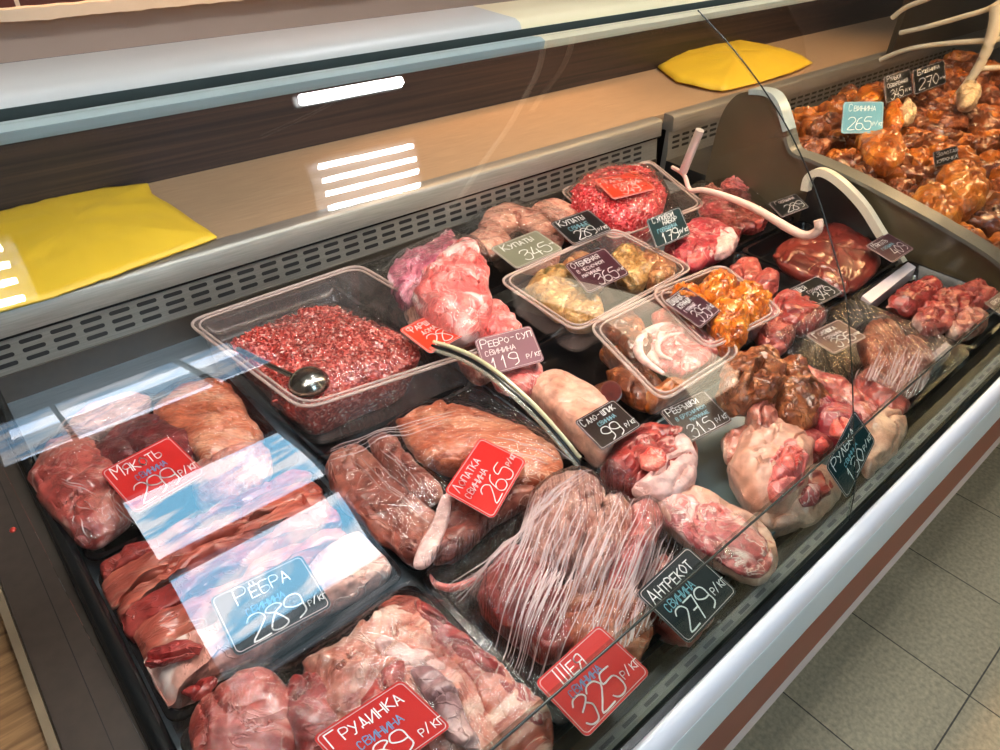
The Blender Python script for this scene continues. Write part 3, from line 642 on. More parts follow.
tray('meat_tray', R4(1.044, 1.332, .452, .70), 'black tray of pink neck pieces behind the film-wrapped tray')
tray('meat_tray', R4(1.34, 1.60, .452, .70), 'black tray of smooth dark liver beside the divider')
tray('meat_tray', R4(1.30, 1.60, .712, .99), 'black tray of beef trimmings beside the divider at the back')
tray('meat_tray', R4(.62, 1.1, .72, .90), 'black tray under the clear tub of herbed steaks')
tray('meat_tray', R4(.56, 1.12, .905, 1.145), 'black tray of raw sausages along the back grille')
tray('meat_tray', R4(.30, .58, .70, 1.13), 'black tray beneath the big clear mince tub')
# white strips in trays (plastic slips)
for q, z, lab in [([(862, 296), (908, 262), (916, 267), (871, 303)], .872, 'rosy white plastic slip at the rear edge of the rolled slice tray'), ([(921, 362), (946, 342), (953, 347), (930, 369)], .872, 'rosy white plastic slip at the right edge of the film-wrapped tray')]:
    pp = [P(x, y, z) for x, y in q]
    tag(link('plastic_slip', [tuple(p) for p in pp] + [tuple(p - Vector((0, 0, .03))) for p in pp], [(0, 1, 2, 3), (7, 6, 5, 4), (0, 4, 5, 1), (1, 5, 6, 2), (2, 6, 7, 3), (3, 7, 4, 0)], WHITEP, smooth=False), lab, 'strip', 'white plastic slips in the trays')

exec_meats = True
# ================================================================== MEAT
def M(name, mat, px, z, h, label, cat='meat', **kw): return lump(name, mat, px, z, h, label, cat, kw.pop('group', 'raw cuts in the case'), **kw)
# brisket tray
M('pork_brisket', PORK, [(192, 765), (196, 715), (232, 683), (268, 676), (292, 690), (300, 720), (290, 760), (240, 790)], .885, .055, 'pinkish brisket chunk at the left of the front brisket tray')
M('pork_brisket', RED, [(285, 700), (292, 683), (318, 676), (342, 690), (352, 720), (345, 760), (305, 770)], .885, .05, 'dark red lean brisket piece left of the red brisket card')
GREYMV = meat('grey_membrane', [(.2, .09, .1), (.36, .2, .2), (.55, .36, .33)], amount=.3)
b = M('pork_brisket', PALE, [(302, 668), (345, 640), (385, 610), (410, 618), (440, 640), (470, 680), (505, 745), (480, 800), (400, 780), (340, 740), (318, 700)], .89, .06, 'wide pale fatty brisket slab behind the red brisket card', rough=.009)
lump('fat_seam', FAT, [(375, 635), (398, 640), (440, 662), (452, 672), (438, 676), (400, 664), (372, 650)], .915, .014, parent=b, drape=False)
M('pork_brisket', BELLY, [(378, 612), (398, 598), (420, 604), (470, 645), (525, 692), (552, 722), (545, 760), (500, 760), (462, 690), (425, 655)], .885, .055, 'long streaky brisket slab with red ribs edge beside the black tray rim')
lump('lean_patch', RED, [(360, 702), (378, 674), (400, 660), (406, 678), (390, 702), (370, 716)], .925, .014, parent=b, drape=False)
lump('membrane', GREYMV, [(412, 670), (430, 668), (460, 700), (480, 742), (455, 742), (425, 702)], .922, .016, parent=b, drape=False)
lump('red_edge', RED, [(412, 607), (424, 605), (470, 644), (532, 695), (545, 715), (530, 722), (480, 680), (430, 640)], .903, .03, parent=bpy.data.objects[-1] if False else b, drape=False)
# ribs tray: strips laid along the tray
ribs = [(RED, .005, .27, .662, .685, .03, 'dark red rib strip at the rear of the ribs tray'), (BELLY, .0, .265, .628, .66, .034, 'streaky rib strip with grey membrane in the ribs tray'),
 (BELLY, .0, .26, .606, .627, .036, 'thin orange fat-edged rib strip in the ribs tray'), (RED, .002, .262, .572, .604, .036, 'folded red rib strip in the middle of the ribs tray'),
 (BELLY, .004, .25, .537, .569, .038, 'rib strip with a dark underside in the ribs tray'), (PALE2, .004, .268, .475, .533, .04, 'broad white and pink belly rib at the front of the ribs tray')]
for mt, x0, x1, y0, y1, h, lab in ribs:
    n = 9; top_ = [(x0 + (x1 - x0) * i / n, y1 + .006 * math.sin(i * 1.1 + y0 * 60)) for i in range(n + 1)]; bot = [(x0 + (x1 - x0) * i / n, y0 + .005 * math.sin(i * 1.4 + y0 * 40)) for i in range(n, -1, -1)]
    o = M('pork_rib_strip', mt, top_ + bot, .872, h + .012, lab, world=True, rough=.006)
lump('lean_patch', RED, [(182, 692), (192, 682), (208, 676), (216, 682), (208, 692), (192, 698)], .895, .01, parent=o, drape=False)
lump('lean_streak', RED, [(145, 668), (150, 652), (175, 644), (200, 646), (192, 656), (168, 662)], .9, .012, parent=o, drape=False)
# boneless tray
M('boneless_meat', PORK, [(28, 482), (50, 448), (82, 440), (108, 452), (122, 478), (132, 506), (118, 528), (86, 546), (62, 530)], .885, .055, 'pale pink boneless pork piece at the left rim of the boneless tray')
M('boneless_meat', DARK, [(92, 446), (120, 432), (150, 420), (172, 424), (196, 440), (190, 466), (160, 482), (128, 492), (104, 474)], .885, .05, 'dark maroon boneless piece under the red boneless card')
M('boneless_meat', ORANGE, [(152, 412), (180, 392), (212, 382), (232, 390), (250, 418), (262, 440), (238, 458), (208, 468), (184, 448), (162, 430)], .885, .055, 'orange-pink boneless pork piece at the right of the boneless tray')
M('boneless_meat', PALE, [(196, 470), (222, 455), (252, 444), (270, 452), (266, 480), (240, 496), (210, 508), (190, 492)], .88, .05, 'whitish boneless piece at the front right of the boneless tray')
M('boneless_meat', FAT, [(60, 432), (90, 408), (130, 396), (150, 402), (140, 418), (104, 430), (76, 444)], .875, .035, 'pale fatty piece under film at the back of the boneless tray')
# shoulder tray
M('shoulder_slice', SHOULD, [(326, 470), (336, 456), (356, 450), (372, 458), (392, 484), (420, 505), (440, 525), (436, 552), (418, 566), (396, 552), (360, 522), (336, 495)], .88, .036, 'large dark shoulder slice at the left of the shoulder tray', flat=2.4)
M('shoulder_slice', SHOULD, [(369, 442), (380, 434), (394, 438), (408, 456), (432, 478), (442, 494), (432, 504), (408, 492), (388, 472), (374, 456)], .895, .035, 'narrow pink shoulder strip lying across the shoulder tray')
M('shoulder_slice', ORANGE, [(396, 424), (420, 412), (446, 408), (474, 416), (500, 424), (530, 436), (556, 452), (562, 470), (540, 486), (508, 484), (476, 470), (440, 470), (412, 452)], .885, .045, 'wide orange shoulder slice under film behind the rotated red card', flat=2)
M('shoulder_slice', SHOULD, [(440, 505), (460, 492), (490, 492), (522, 488), (536, 496), (500, 520), (470, 545), (446, 562), (430, 556)], .88, .04, 'dark red shoulder piece at the front of the shoulder tray')
M('fat_strip', FAT, [(442, 497), (451, 496), (449, 518), (440, 545), (428, 566), (413, 566), (421, 545), (434, 520)], .895, .016, 'long white strip of fat below the rotated red card', 'fat strip', rough=.0015, flat=2)
# neck tray
M('pork_neck', PALE2, [(528, 522), (532, 500), (548, 486), (572, 480), (594, 484), (606, 498), (600, 520), (588, 545), (566, 572), (540, 574), (524, 552)], .895, .06, 'pale upright pork neck piece at the rear of the neck tray', rough=.008)
M('pork_neck', PALE2, [(600, 504), (618, 500), (632, 510), (630, 540), (612, 572), (594, 600), (574, 596), (578, 566), (590, 530)], .9, .055, 'second pale pork neck piece beside the upright one', rough=.008)
M('pork_neck', PINK, [(630, 512), (642, 503), (655, 506), (660, 520), (656, 545), (640, 575), (620, 600), (608, 590), (618, 560), (628, 535)], .9, .045, 'small pink curled neck piece at the right of the neck tray')
M('pork_neck', RED, [(476, 600), (490, 572), (506, 550), (524, 552), (545, 568), (562, 590), (574, 618), (570, 648), (548, 662), (520, 642), (492, 622)], .885, .05, 'dark red neck piece at the left of the neck tray')
M('pork_neck', ORANGE, [(560, 590), (585, 582), (612, 590), (640, 606), (652, 628), (640, 656), (606, 668), (576, 660), (562, 628)], .885, .05, 'orange-red neck piece under the red neck card', rough=.008)
M('pork_neck', PORK, [(642, 580), (660, 560), (680, 576), (712, 608), (700, 634), (676, 646), (652, 622)], .87, .035, 'red neck piece below the antrekot card')
crv = [(430, 575), (436, 584), (450, 588), (466, 584), (484, 574), (496, 562)]
tag(link('fat_crescent', *tubeg(smooth_line([P(x, y, .872) for x, y in crv], 6), [.0015 + .0035 * math.sin(PI * i / 30) for i in range(31)], 10), PINK), 'curved white crescent of fat at the left corner of the neck tray', 'fat strip', 'raw cuts in the case')
# knuckles and steaks tray
k1 = M('ham_piece', RED, [(603, 472), (608, 450), (628, 434), (654, 429), (682, 436), (692, 446), (696, 470), (684, 492), (660, 501), (632, 494), (614, 484)], .885, .06, 'thick ham cut with white fat side beside the pork fat block')
lump('fat_side', FAT, [(664, 462), (672, 440), (688, 440), (697, 466), (688, 490), (662, 500), (634, 494), (644, 478)], .898, .035, parent=k1, drape=False)
lump('marrow', MARROW, [(640, 455), (652, 447), (664, 449), (668, 460), (656, 470), (642, 468)], .918, .012, parent=k1, drape=False)
s1 = M('pork_steak', SKIN, [(654, 504), (662, 494), (684, 489), (714, 497), (744, 514), (770, 538), (779, 560), (770, 581), (752, 584), (722, 570), (690, 548), (664, 526)], .883, .03, 'big oval pork steak with pale rind at the front of the knuckle tray', flat=2.2)
lump('lean_face', STEAK, [(660, 506), (668, 497), (686, 493), (712, 501), (740, 517), (764, 540), (772, 558), (764, 575), (750, 577), (722, 564), (692, 544), (668, 524)], .895, .014, parent=s1, flat=2.2, rough=.003, drape=False)
k2 = M('pork_knuckle', SKIN, [(728, 470), (738, 440), (758, 428), (784, 430), (806, 440), (812, 462), (806, 490), (786, 512), (764, 512), (744, 496)], .89, .07, 'skin-on pork knuckle with a pink cut face left of the teal card')
lump('cut_face', PINK, [(770, 452), (788, 440), (804, 446), (808, 462), (802, 482), (784, 500), (770, 494), (764, 472)], .917, .03, parent=k2, drape=False)
lump('bone', MARROW, [(784, 450), (796, 446), (804, 454), (802, 466), (790, 470), (782, 462)], .932, .012, parent=k2, drape=False)
k3 = M('pork_knuckle', SKIN, [(752, 508), (768, 494), (790, 478), (812, 470), (832, 476), (838, 492), (830, 510), (804, 526), (780, 532), (760, 528)], .872, .05, 'skin-on pork knuckle with dark red cut face at the front glass')
lump('cut_face', RED, [(784, 492), (798, 480), (818, 474), (832, 480), (834, 492), (822, 504), (802, 510), (786, 506)], .888, .028, parent=k3, drape=False)
lump('lean_face', STEAK, [(798, 492), (806, 484), (816, 486), (818, 496), (808, 504), (798, 502)], .9, .012, parent=k3, drape=False)
k4 = M('pork_knuckle', RED, [(786, 440), (796, 430), (812, 430), (828, 438), (832, 450), (820, 460), (802, 456), (788, 450)], .895, .035, 'small round red knuckle slice behind the skin-on knuckle')
lump('marrow', MARROW, [(814, 442), (820, 437), (828, 441), (829, 449), (822, 453), (815, 450)], .908, .01, parent=k4, drape=False)
k5 = M('pork_knuckle', BEEF, [(803, 408), (812, 398), (830, 400), (848, 408), (860, 424), (856, 440), (838, 446), (818, 436), (806, 424)], .905, .045, 'red knuckle slice with bright marrow above the teal card')
lump('marrow', MARROW, [(832, 422), (844, 416), (854, 424), (852, 436), (840, 438), (832, 432)], .925, .014, parent=k5, drape=False)
k6 = M('pork_knuckle', SKIN, [(866, 412), (880, 408), (896, 416), (904, 428), (900, 446), (884, 462), (868, 474), (858, 462), (860, 436)], .872, .045, 'pale skin-on knuckle behind the right side of the teal card')
M('thin_meat_slice', PALE, [(722, 440), (734, 430), (752, 422), (772, 420), (776, 432), (760, 450), (742, 462), (726, 460)], .885, .03, 'thin speckled pale slice behind the skin-on knuckle')
# smoked ribs pile
M('smoked_rib', SMOKE, [(716, 392), (726, 372), (746, 356), (768, 354), (782, 366), (786, 386), (774, 402), (752, 406), (730, 404)], .93, .06, 'charred brown smoked rib block behind the ribs price card', cat='smoked meat', rough=.012, group='smoked meats in the meat case')
M('smoked_rib', SMOKE, [(768, 372), (790, 364), (808, 376), (826, 396), (824, 414), (806, 426), (784, 422), (768, 402)], .915, .055, 'brown smoked rib block beside the red knuckle slice', cat='smoked meat', rough=.012, group='smoked meats in the meat case')
M('smoked_rib', PALE, [(746, 390), (758, 382), (770, 392), (776, 410), (772, 430), (760, 436), (750, 418)], .915, .04, 'pale greasy smoked rib end below the charred block', cat='smoked meat', rough=.008, group='smoked meats in the meat case')
# pork fat block and bits
M('pork_fat_block', SKIN, [(528, 396), (536, 382), (556, 378), (578, 388), (600, 402), (616, 424), (618, 446), (604, 462), (580, 444), (552, 420)], .885, .06, 'smooth pale pork fat block beside the 99 price card', flat=1.8, rough=.003)
M('lamb_rib_piece', PINK, [(488, 372), (500, 358), (522, 360), (542, 370), (540, 384), (526, 394), (508, 390), (494, 384)], .9, .035, 'small pink rib piece under the mauve soup-rib card')
# the heap of lamb and soup ribs
M('lamb_rib_piece', MAUVE, [(392, 288), (396, 268), (414, 256), (436, 250), (448, 236), (456, 246), (454, 268), (440, 288), (420, 300), (402, 302)], .93, .06, 'mauve frilly rib piece at the rear of the pink heap', rough=.011, fs=40)
M('lamb_rib_piece', PINK, [(414, 300), (428, 276), (450, 254), (474, 246), (484, 262), (490, 290), (494, 314), (478, 334), (452, 338), (430, 326)], .95, .07, 'largest pink rib chunk on top of the pink heap', rough=.01)
M('lamb_rib_piece', PINK, [(480, 312), (492, 302), (506, 312), (520, 334), (518, 350), (500, 356), (484, 346), (472, 334)], .92, .05, 'pink rib chunk on the right slope of the pink heap', rough=.008)
M('lamb_rib_piece', SKIN, [(400, 300), (416, 296), (430, 312), (446, 330), (450, 346), (430, 342), (410, 326)], .905, .04, 'pale rib piece at the left foot of the pink heap')
M('lamb_rib_piece', PALE, [(450, 345), (470, 338), (486, 348), (496, 368), (484, 380), (466, 372)], .89, .04, 'pale rib end between the red mince card and the mauve card')
# raw sausages at the back
for i, (px, lab) in enumerate([([(478, 226), (486, 214), (506, 206), (520, 208), (528, 216), (516, 226), (496, 234)], 'coarse raw sausage at the left of the back sausage tray'),
  ([(508, 216), (520, 209), (536, 214), (552, 226), (564, 240), (558, 247), (542, 240), (522, 228)], 'raw sausage pointing at the black sausage card'),
  ([(530, 210), (544, 202), (562, 204), (576, 212), (582, 222), (568, 224), (548, 218)], 'raw sausage just behind the black sausage card'),
  ([(466, 240), (480, 230), (500, 232), (512, 242), (502, 254), (482, 256)], 'raw sausage under the faded olive card, left'), ([(500, 250), (520, 240), (545, 246), (560, 258), (548, 270), (520, 268)], 'raw sausage under the faded olive card, right')]):
    M('raw_sausage', SAUS, px, .895, .035, lab, cat='sausage', group='raw sausages at the back', rough=.004)
# liver, beef, neck trays at right
M('liver_piece', LIVER, [(772, 256), (784, 244), (806, 238), (826, 226), (846, 226), (862, 236), (874, 250), (880, 266), (866, 282), (848, 292), (822, 282), (796, 270)], .872, .045, 'large smooth dark liver piece in the tray by the divider', rough=.004)
M('liver_piece', LIVER, [(776, 262), (788, 250), (806, 256), (830, 268), (850, 284), (842, 294), (818, 284), (794, 274)], .885, .03, 'thin liver slice lying on the large liver piece', rough=.004)
for i, (mt, px, lab) in enumerate([(BEEF, [(698, 210), (706, 200), (722, 198), (734, 208), (730, 222), (712, 224)], 'dark beef trimming at the left of the trimmings tray'),
  (DARK, [(716, 200), (728, 192), (746, 196), (752, 208), (740, 216), (724, 212)], 'blackish beef trimming in the middle of the trimmings tray'), (RED, [(730, 218), (742, 208), (760, 210), (768, 220), (756, 230), (738, 228)], 'red beef trimming at the right of the trimmings tray'),
  (PINK, [(722, 186), (730, 180), (744, 182), (750, 190), (738, 196), (726, 194)], 'pink beef trimming under the rosy arm'), (RED, [(712, 222), (728, 218), (744, 226), (738, 236), (720, 234)], 'thin red trimming at the front of the trimmings tray'),
  (PALE, [(700, 194), (712, 188), (722, 194), (714, 202), (702, 202)], 'pale trimming at the back of the trimmings tray')]):
    M('beef_trimming', mt, px, .885, .035, lab, group='beef trimmings', rough=.009, fs=45)
s2 = M('beef_steak', BEEF, [(666, 240), (684, 226), (704, 222), (722, 226), (737, 240), (730, 252), (708, 262), (690, 268), (672, 258), (664, 250)], .895, .045, 'marbled beef steak with pale fat corner beside the soup set card')
lump('fat_corner', FAT, [(718, 232), (728, 230), (738, 240), (730, 252), (716, 256), (714, 246)], .905, .03, parent=s2, drape=False)
for mt, px, lab in [(PORK, [(728, 270), (740, 262), (756, 264), (762, 276), (752, 286), (736, 284)], 'pinkish neck piece behind the orange marinated tub'), (PORK, [(752, 280), (764, 274), (778, 276), (778, 290), (766, 298), (754, 294)], 'rounded pink neck piece left of the 349 card'),
  (RED, [(768, 306), (784, 294), (804, 298), (822, 310), (824, 322), (806, 332), (784, 328), (770, 320)], 'flat red neck piece below the 349 card'), (PORK, [(752, 328), (766, 320), (786, 326), (796, 336), (784, 350), (762, 350)], 'pink neck piece at the front of its tray')]:
    M('neck_piece', mt, px, .878, .04, lab, group='neck pieces by the liver tray')
# rolled slices tray
for mt, px, lab in [(RED, [(888, 306), (896, 292), (914, 284), (932, 280), (942, 290), (930, 304), (910, 314)], 'red folded slice at the left of the rolled slice tray'), (PORK, [(912, 320), (920, 308), (938, 302), (954, 308), (956, 322), (940, 332), (924, 330)], 'rolled slice with a pale spiral in the rolled slice tray'),
  (RED, [(930, 300), (944, 290), (964, 292), (976, 304), (968, 318), (948, 316)], 'red slice at the back of the rolled slice tray'), (PALE, [(948, 322), (964, 312), (984, 312), (986, 324), (968, 336), (952, 334)], 'pale slice at the right end of the rolled slice tray'), (PORK, [(955, 290), (968, 282), (986, 288), (994, 300), (982, 308), (966, 304)], 'pink slice beside the divider in the rolled slice tray')]:
    M('rolled_slice', mt, px, .877, .035, lab, group='rolled slices at the right end', rough=.008, fs=40)
# film-wrapped right tray
M('wrapped_meat', PORK, [(786, 372), (796, 364), (820, 372), (846, 384), (870, 404), (886, 424), (876, 438), (852, 430), (828, 404), (804, 388)], .88, .03, 'long fatty slice at the left of the film-wrapped tray')
M('wrapped_meat', ORANGE, [(858, 340), (868, 326), (884, 322), (900, 334), (906, 352), (898, 372), (882, 376), (866, 362)], .885, .045, 'orange meat chunk at the rear of the film-wrapped tray')
M('wrapped_meat', PALE, [(894, 350), (910, 338), (924, 348), (932, 366), (924, 386), (906, 396), (892, 382)], .882, .04, 'pale meat chunk by the white strip of the film-wrapped tray')
M('wrapped_meat', PORK, [(852, 380), (870, 372), (892, 386), (908, 402), (900, 420), (880, 418), (860, 400)], .878, .04, 'pink meat piece under creased film right of the joint')
# ------------------------------------------------------------------ tubs
def tubpx(px, zr, zb, label): return tub([tuple(P(x, y, zr)[:2]) for x, y in px], label, zr, zb)
def granules(n, fn, mat, par, r=.0022, ln=.007, seed=0):
    rnd = random.Random(seed); V, Fc = [], []
    for _ in range(n):
        p, = [fn(rnd)]
        if p is None: continue
        d = Vector((rnd.uniform(-1, 1), rnd.uniform(-1, 1), rnd.uniform(-.4, .5))).normalized(); d2 = Vector((rnd.uniform(-1, 1), rnd.uniform(-1, 1), rnd.uniform(-.4, .3))).normalized()
        l_ = ln * rnd.uniform(.6, 1.5); q = tubeg([p - d * l_ * .5, p, p + (d + d2 * .6) * l_ * .5], [r * .6, r * rnd.uniform(.8, 1.2), r * .6], 5); k = len(V); V += q[0]; Fc += [tuple(i + k for i in f) for f in q[1]]
    return link('mince_strands', V, Fc, mat, par)
def mince(px, z, h, label, mat, n, seed, drp=True, zb=None):
    o = M('minced_meat', mat, px, z, h, label, cat='mince', rough=.01, fs=40, group='minced meat', zb=zb); t = DRAPE[-1]
    if not drp: DRAPE.pop()
    w = [P(x, y, z) for x, y in px]; x0, x1 = min(p.x for p in w), max(p.x for p in w); y0, y1 = min(p.y for p in w), max(p.y for p in w)
    def fn(rnd):
        hit = t.ray_cast(Vector((rnd.uniform(x0, x1), rnd.uniform(y0, y1), 1.3)), Vector((0, 0, -1))); return hit[0] + Vector((0, 0, rnd.uniform(-.001, .0025))) if hit[0] is not None and hit[0].z > z - .35 * h else None
    g = granules(n, fn, mat, o, seed=seed); g['kind'] = 'stuff'; return o
mince([(232, 352), (242, 338), (270, 330), (300, 318), (330, 312), (352, 318), (380, 330), (408, 344), (416, 360), (400, 374), (372, 384), (340, 398), (306, 410), (280, 396), (256, 372)], .912, .05, 'coarse minced meat filling the big clear tub, ladle in it', MINCE, 2600, 3, zb=.846)
tubpx([(302, 410), (497, 346), (358, 264), (186, 322)], .936, .842, 'big clear tub of coarse mince beside the back grille')
mince([(573, 206), (576, 190), (598, 178), (622, 174), (646, 176), (660, 190), (664, 206), (650, 220), (622, 226), (594, 218)], .915, .075, 'bright red mince block under a red card at the back', MINCE2, 1500, 4, zb=.84)
# ladle
def lathe(c, ax, prof_, seg=24):
    ax = ax.normalized(); a = ax.cross(Vector((0, 0, 1)));
    if a.length < .1: a = Vector((1, 0, 0))
    a.normalize(); b_ = ax.cross(a); V, Fc = [], []
    for r_, h_ in prof_:
        for k in range(seg): t = 2 * PI * k / seg; V.append(tuple(c + ax * h_ + (a * math.cos(t) + b_ * math.sin(t)) * r_))
    for j in range(len(prof_) - 1):
        for k in range(seg): Fc.append((j * seg + k, j * seg + (k + 1) % seg, (j + 1) * seg + (k + 1) % seg, (j + 1) * seg + k))
    return V, Fc
lc = P(309, 384, .935); LR = .03
LSTEEL, _, _ = base('ladle_steel', (.36, .34, .3), .22, 1)
bowl = tag(link('serving_ladle', *lathe(lc, Vector((0, 0, 1)), [(.0005, .024)] + [(LR * math.sin(a), .024 * math.cos(a)) for a in [i * PI / 2 / 9 for i in range(1, 10)]] + [(LR - .001, -.002), (LR - .003, 0)] + [((LR - .003) * math.sin(a), .021 * math.cos(a)) for a in [i * PI / 2 / 6 for i in range(5, -1, -1)]]), LSTEEL), 'dull steel ladle with its bowl face down in the mince tub', 'ladle')
hl = [P(295, 377, .945), P(275, 368, .948), P(255, 358, .948), P(238, 349, .945)]
link('handle', *tubeg(smooth_line(hl, 5), .0042, 8), LSTEEL, bowl)
# herbed steaks
for i, (mt, px, lab) in enumerate([(HERB, [(524, 290), (536, 276), (558, 268), (576, 278), (588, 296), (584, 312), (562, 318), (542, 306)], 'yellow herbed steak at the left of the herbed steak tub'),
  (HERBRED, [(560, 268), (576, 256), (596, 262), (606, 280), (594, 294), (576, 288)], 'brownish herbed steak under the plum card'), (HERB, [(608, 262), (616, 250), (634, 250), (650, 262), (652, 278), (636, 288), (618, 282)], 'golden herbed steak right of the plum card'),
  (HERBRED, [(636, 262), (650, 252), (668, 262), (676, 274), (664, 284), (648, 282)], 'dark peppered steak at the right end of the herbed tub'), (HERB, [(560, 312), (578, 298), (600, 302), (604, 316), (588, 326), (568, 324)], 'pale herbed steak at the front of the herbed tub')]):
    M('herbed_steak', mt, px, .895, .045, lab, cat='marinated meat', group='herbed steaks', rough=.007)
tubpx([(576, 332), (694, 268), (614, 228), (498, 280)], .925, .86, 'clear tub of yellow herbed steaks')
# smoked bacon tub on brown strips
for i, (mt, px, lab, h) in enumerate([(SMOKE, [(596, 322), (612, 312), (632, 314), (646, 326), (636, 338), (614, 340)], 'grey-brown bacon piece at the left of the bacon tub', .03),
  (UMBER, [(612, 334), (634, 328), (652, 340), (650, 354), (630, 358)], 'dark bacon strip at the front of the bacon tub', .03), (STEAK, [(642, 352), (650, 336), (668, 328), (694, 330), (716, 344), (714, 360), (690, 374), (664, 370)], 'pink streaky bacon roll in the bacon tub', .035), (PORK, [(650, 318), (670, 306), (694, 314), (702, 330), (684, 338), (660, 332)], 'pink bacon slab behind the streaky roll', .035)]):
    M('bacon_piece', mt, px, .905, h, lab, cat='bacon', group='bacon in the clear tub')
bp_ = [o for o in bpy.data.objects if o.name.startswith('bacon_piece')][2]
link('fat_rind', *tubeg(smooth_line([P(x, y, .914) for x, y in [(664, 374), (646, 362), (638, 350), (644, 336), (662, 326), (690, 324)]], 6), [.003 + .006 * math.sin(PI * i / 30) for i in range(31)], 10), FAT, bp_)
link('fat_rind', *tubeg(smooth_line([P(x, y, .923) for x, y in [(672, 360), (660, 354), (658, 344), (668, 336), (684, 333)]], 6), [.002 + .003 * math.sin(PI * i / 24) for i in range(25)], 10), FAT, bp_)
tubpx([(662, 402), (742, 352), (672, 286), (588, 326)], .93, .875, 'clear tub of streaky bacon in the middle of the case')
for i, (px, mt) in enumerate([([(600, 352), (612, 346), (646, 372), (664, 388), (654, 396), (628, 382)], UMBER), ([(606, 372), (620, 370), (648, 390), (656, 402), (642, 406), (620, 392)], SMOKE), ([(640, 402), (656, 390), (680, 376), (704, 364), (710, 372), (690, 388), (664, 404), (648, 410)], AMBER), ([(690, 366), (712, 352), (728, 356), (724, 368), (704, 380), (690, 380)], UMBER)]):
    M('smoked_strip', mt, px, .878, .035, ['dark smoked strip under the left edge of the bacon tub', 'brown smoked strip beside the sausage end', 'amber smoked strip below the bacon tub rim', 'dark smoked strip under the right edge of the bacon tub'][i], cat='smoked meat', group='smoked strips under the bacon tub')
c = P(611, 392, .9); ax = Vector((-.35, -.6, .65))
sg = tag(link('sausage', *lathe(c, ax, [(.0005, -.07), (.014, -.065), (.018, -.05), (.0185, -.004), (.0175, 0), (.0005, .0005)], 28), UMBER), 'thick dark sausage with round red cut end by the 99 card', 'sausage')
link('cut_end', *lathe(c + ax.normalized() * .0008, ax, [(.016, -.001), (.0155, .0006), (.0005, .001)], 28), plain('sausage_cut', (.09, .008, .004), .9, nscale=60, var=.4), sg)
# orange marinated tub
for i, (px, lab) in enumerate([([(696, 296), (704, 282), (722, 276), (734, 286), (732, 302), (716, 308)], 'orange marinated chicken at the rear of the orange tub'), ([(728, 300), (740, 288), (758, 290), (770, 304), (764, 318), (744, 322)], 'bright orange marinated chicken at the right of the orange tub'),
  ([(706, 312), (722, 304), (744, 312), (748, 328), (732, 338), (712, 332)], 'orange marinated chicken in the middle of the orange tub'), ([(714, 334), (728, 328), (744, 330), (742, 344), (726, 350)], 'orange marinated chicken at the front of the orange tub'), ([(668, 300), (680, 288), (698, 292), (704, 306), (690, 316), (674, 312)], 'orange marinated chicken half under the plum-black card')]):
    M('marinated_chicken', MARIN, px, .925, .05, lab, cat='marinated meat', group='orange marinated chicken', rough=.009, fs=36)
tubpx([(708, 350), (784, 312), (722, 264), (650, 292)], .935, .878, 'clear tub of orange marinated chicken')
tubpx([(612, 240), (706, 205), (650, 160), (560, 190)], .90, .842, 'clear lidless tub around the bright red mince')

# ------------------------------------------------------------------ films
CREASE_GLINT = clear('film_crease_glint', (1, 1, 1), .12, 1.5, .55, (1., .8, .78), boost=3)  # whitish veil paints the glints along the creases
def creases(fo, lines, seed=0, w=.0007):
    """stretched creases with their glints painted whitish, following the film surface"""
    rnd = random.Random(seed); ox = fo.location
    t = BVHTree.FromPolygons([v.co + ox for v in fo.data.vertices], [tuple(p.vertices) for p in fo.data.polygons])
    V, Fc = [], []
    for (ax_, ay_, bx_, by_) in lines:
        a, b_ = P(ax_, ay_, .905), P(bx_, by_, .905); d_ = (b_ - a); d_.z = 0; sd = Vector((-d_.y, d_.x, 0)).normalized(); n_ = 14; ww = w * rnd.uniform(.5, 1.5); row = []
        for k in range(n_ + 1):
            p = a.lerp(b_, k / n_) + sd * .0012 * math.sin(k * .5 + ax_); h = t.ray_cast(Vector((p.x, p.y, 1.3)), Vector((0, 0, -1)))
            if h[0] is None: break
            tw = ww * math.sin(PI * (k + .4) / (n_ + .8)); z = h[0].z + .0006; row.append((p, tw, z))
        if len(row) < 4: continue
        k0 = len(V)
        for p, tw, z in row: V += [(p.x - sd.x * tw, p.y - sd.y * tw, z), (p.x, p.y, z + .0009), (p.x + sd.x * tw, p.y + sd.y * tw, z)]
        for k in range(len(row) - 1):
            i0 = k0 + 3 * k; Fc += [(i0, i0 + 3, i0 + 4, i0 + 1), (i0 + 1, i0 + 4, i0 + 5, i0 + 2), (i0 + 2, i0 + 5, i0 + 3, i0)]
    me_ = bpy.data.meshes.new('creases'); me_.from_pydata([tuple(Vector(v) - ox) for v in V], [], Fc); me_.materials.append(CREASE_GLINT)
    o = bpy.data.objects.new('creases', me_); COL.objects.link(o); o.parent = fo; return o
def fan(n_, x0, x1, y0, y1, dx, dy, l0, l1, seed=0, jit=.05):
    rnd = random.Random(seed); out = []
    for _ in range(n_):
        x, y, l_ = rnd.uniform(x0, x1), rnd.uniform(y0, y1), rnd.uniform(l0, l1); j = rnd.uniform(-jit, jit); out.append((x, y, x + (dx + j) * l_, y + dy * l_))
    return out
FN = film(.29, .583, .21, .444, 'heavily creased cling film over the pork neck tray', mat=FILMX, seed=2, amp=.0022, streak=(110, 5), n=110, diag=-.75)
FS = film(.29, .583, .454, .688, 'cling film over the shoulder tray', seed=3, amp=.0018, streak=(14, 40))
FR = film(1.046, 1.33, .21, .442, 'creased cling film over the tray right of the joint', mat=FILMX, seed=5, amp=.002, streak=(110, 6), n=80, diag=-.9)
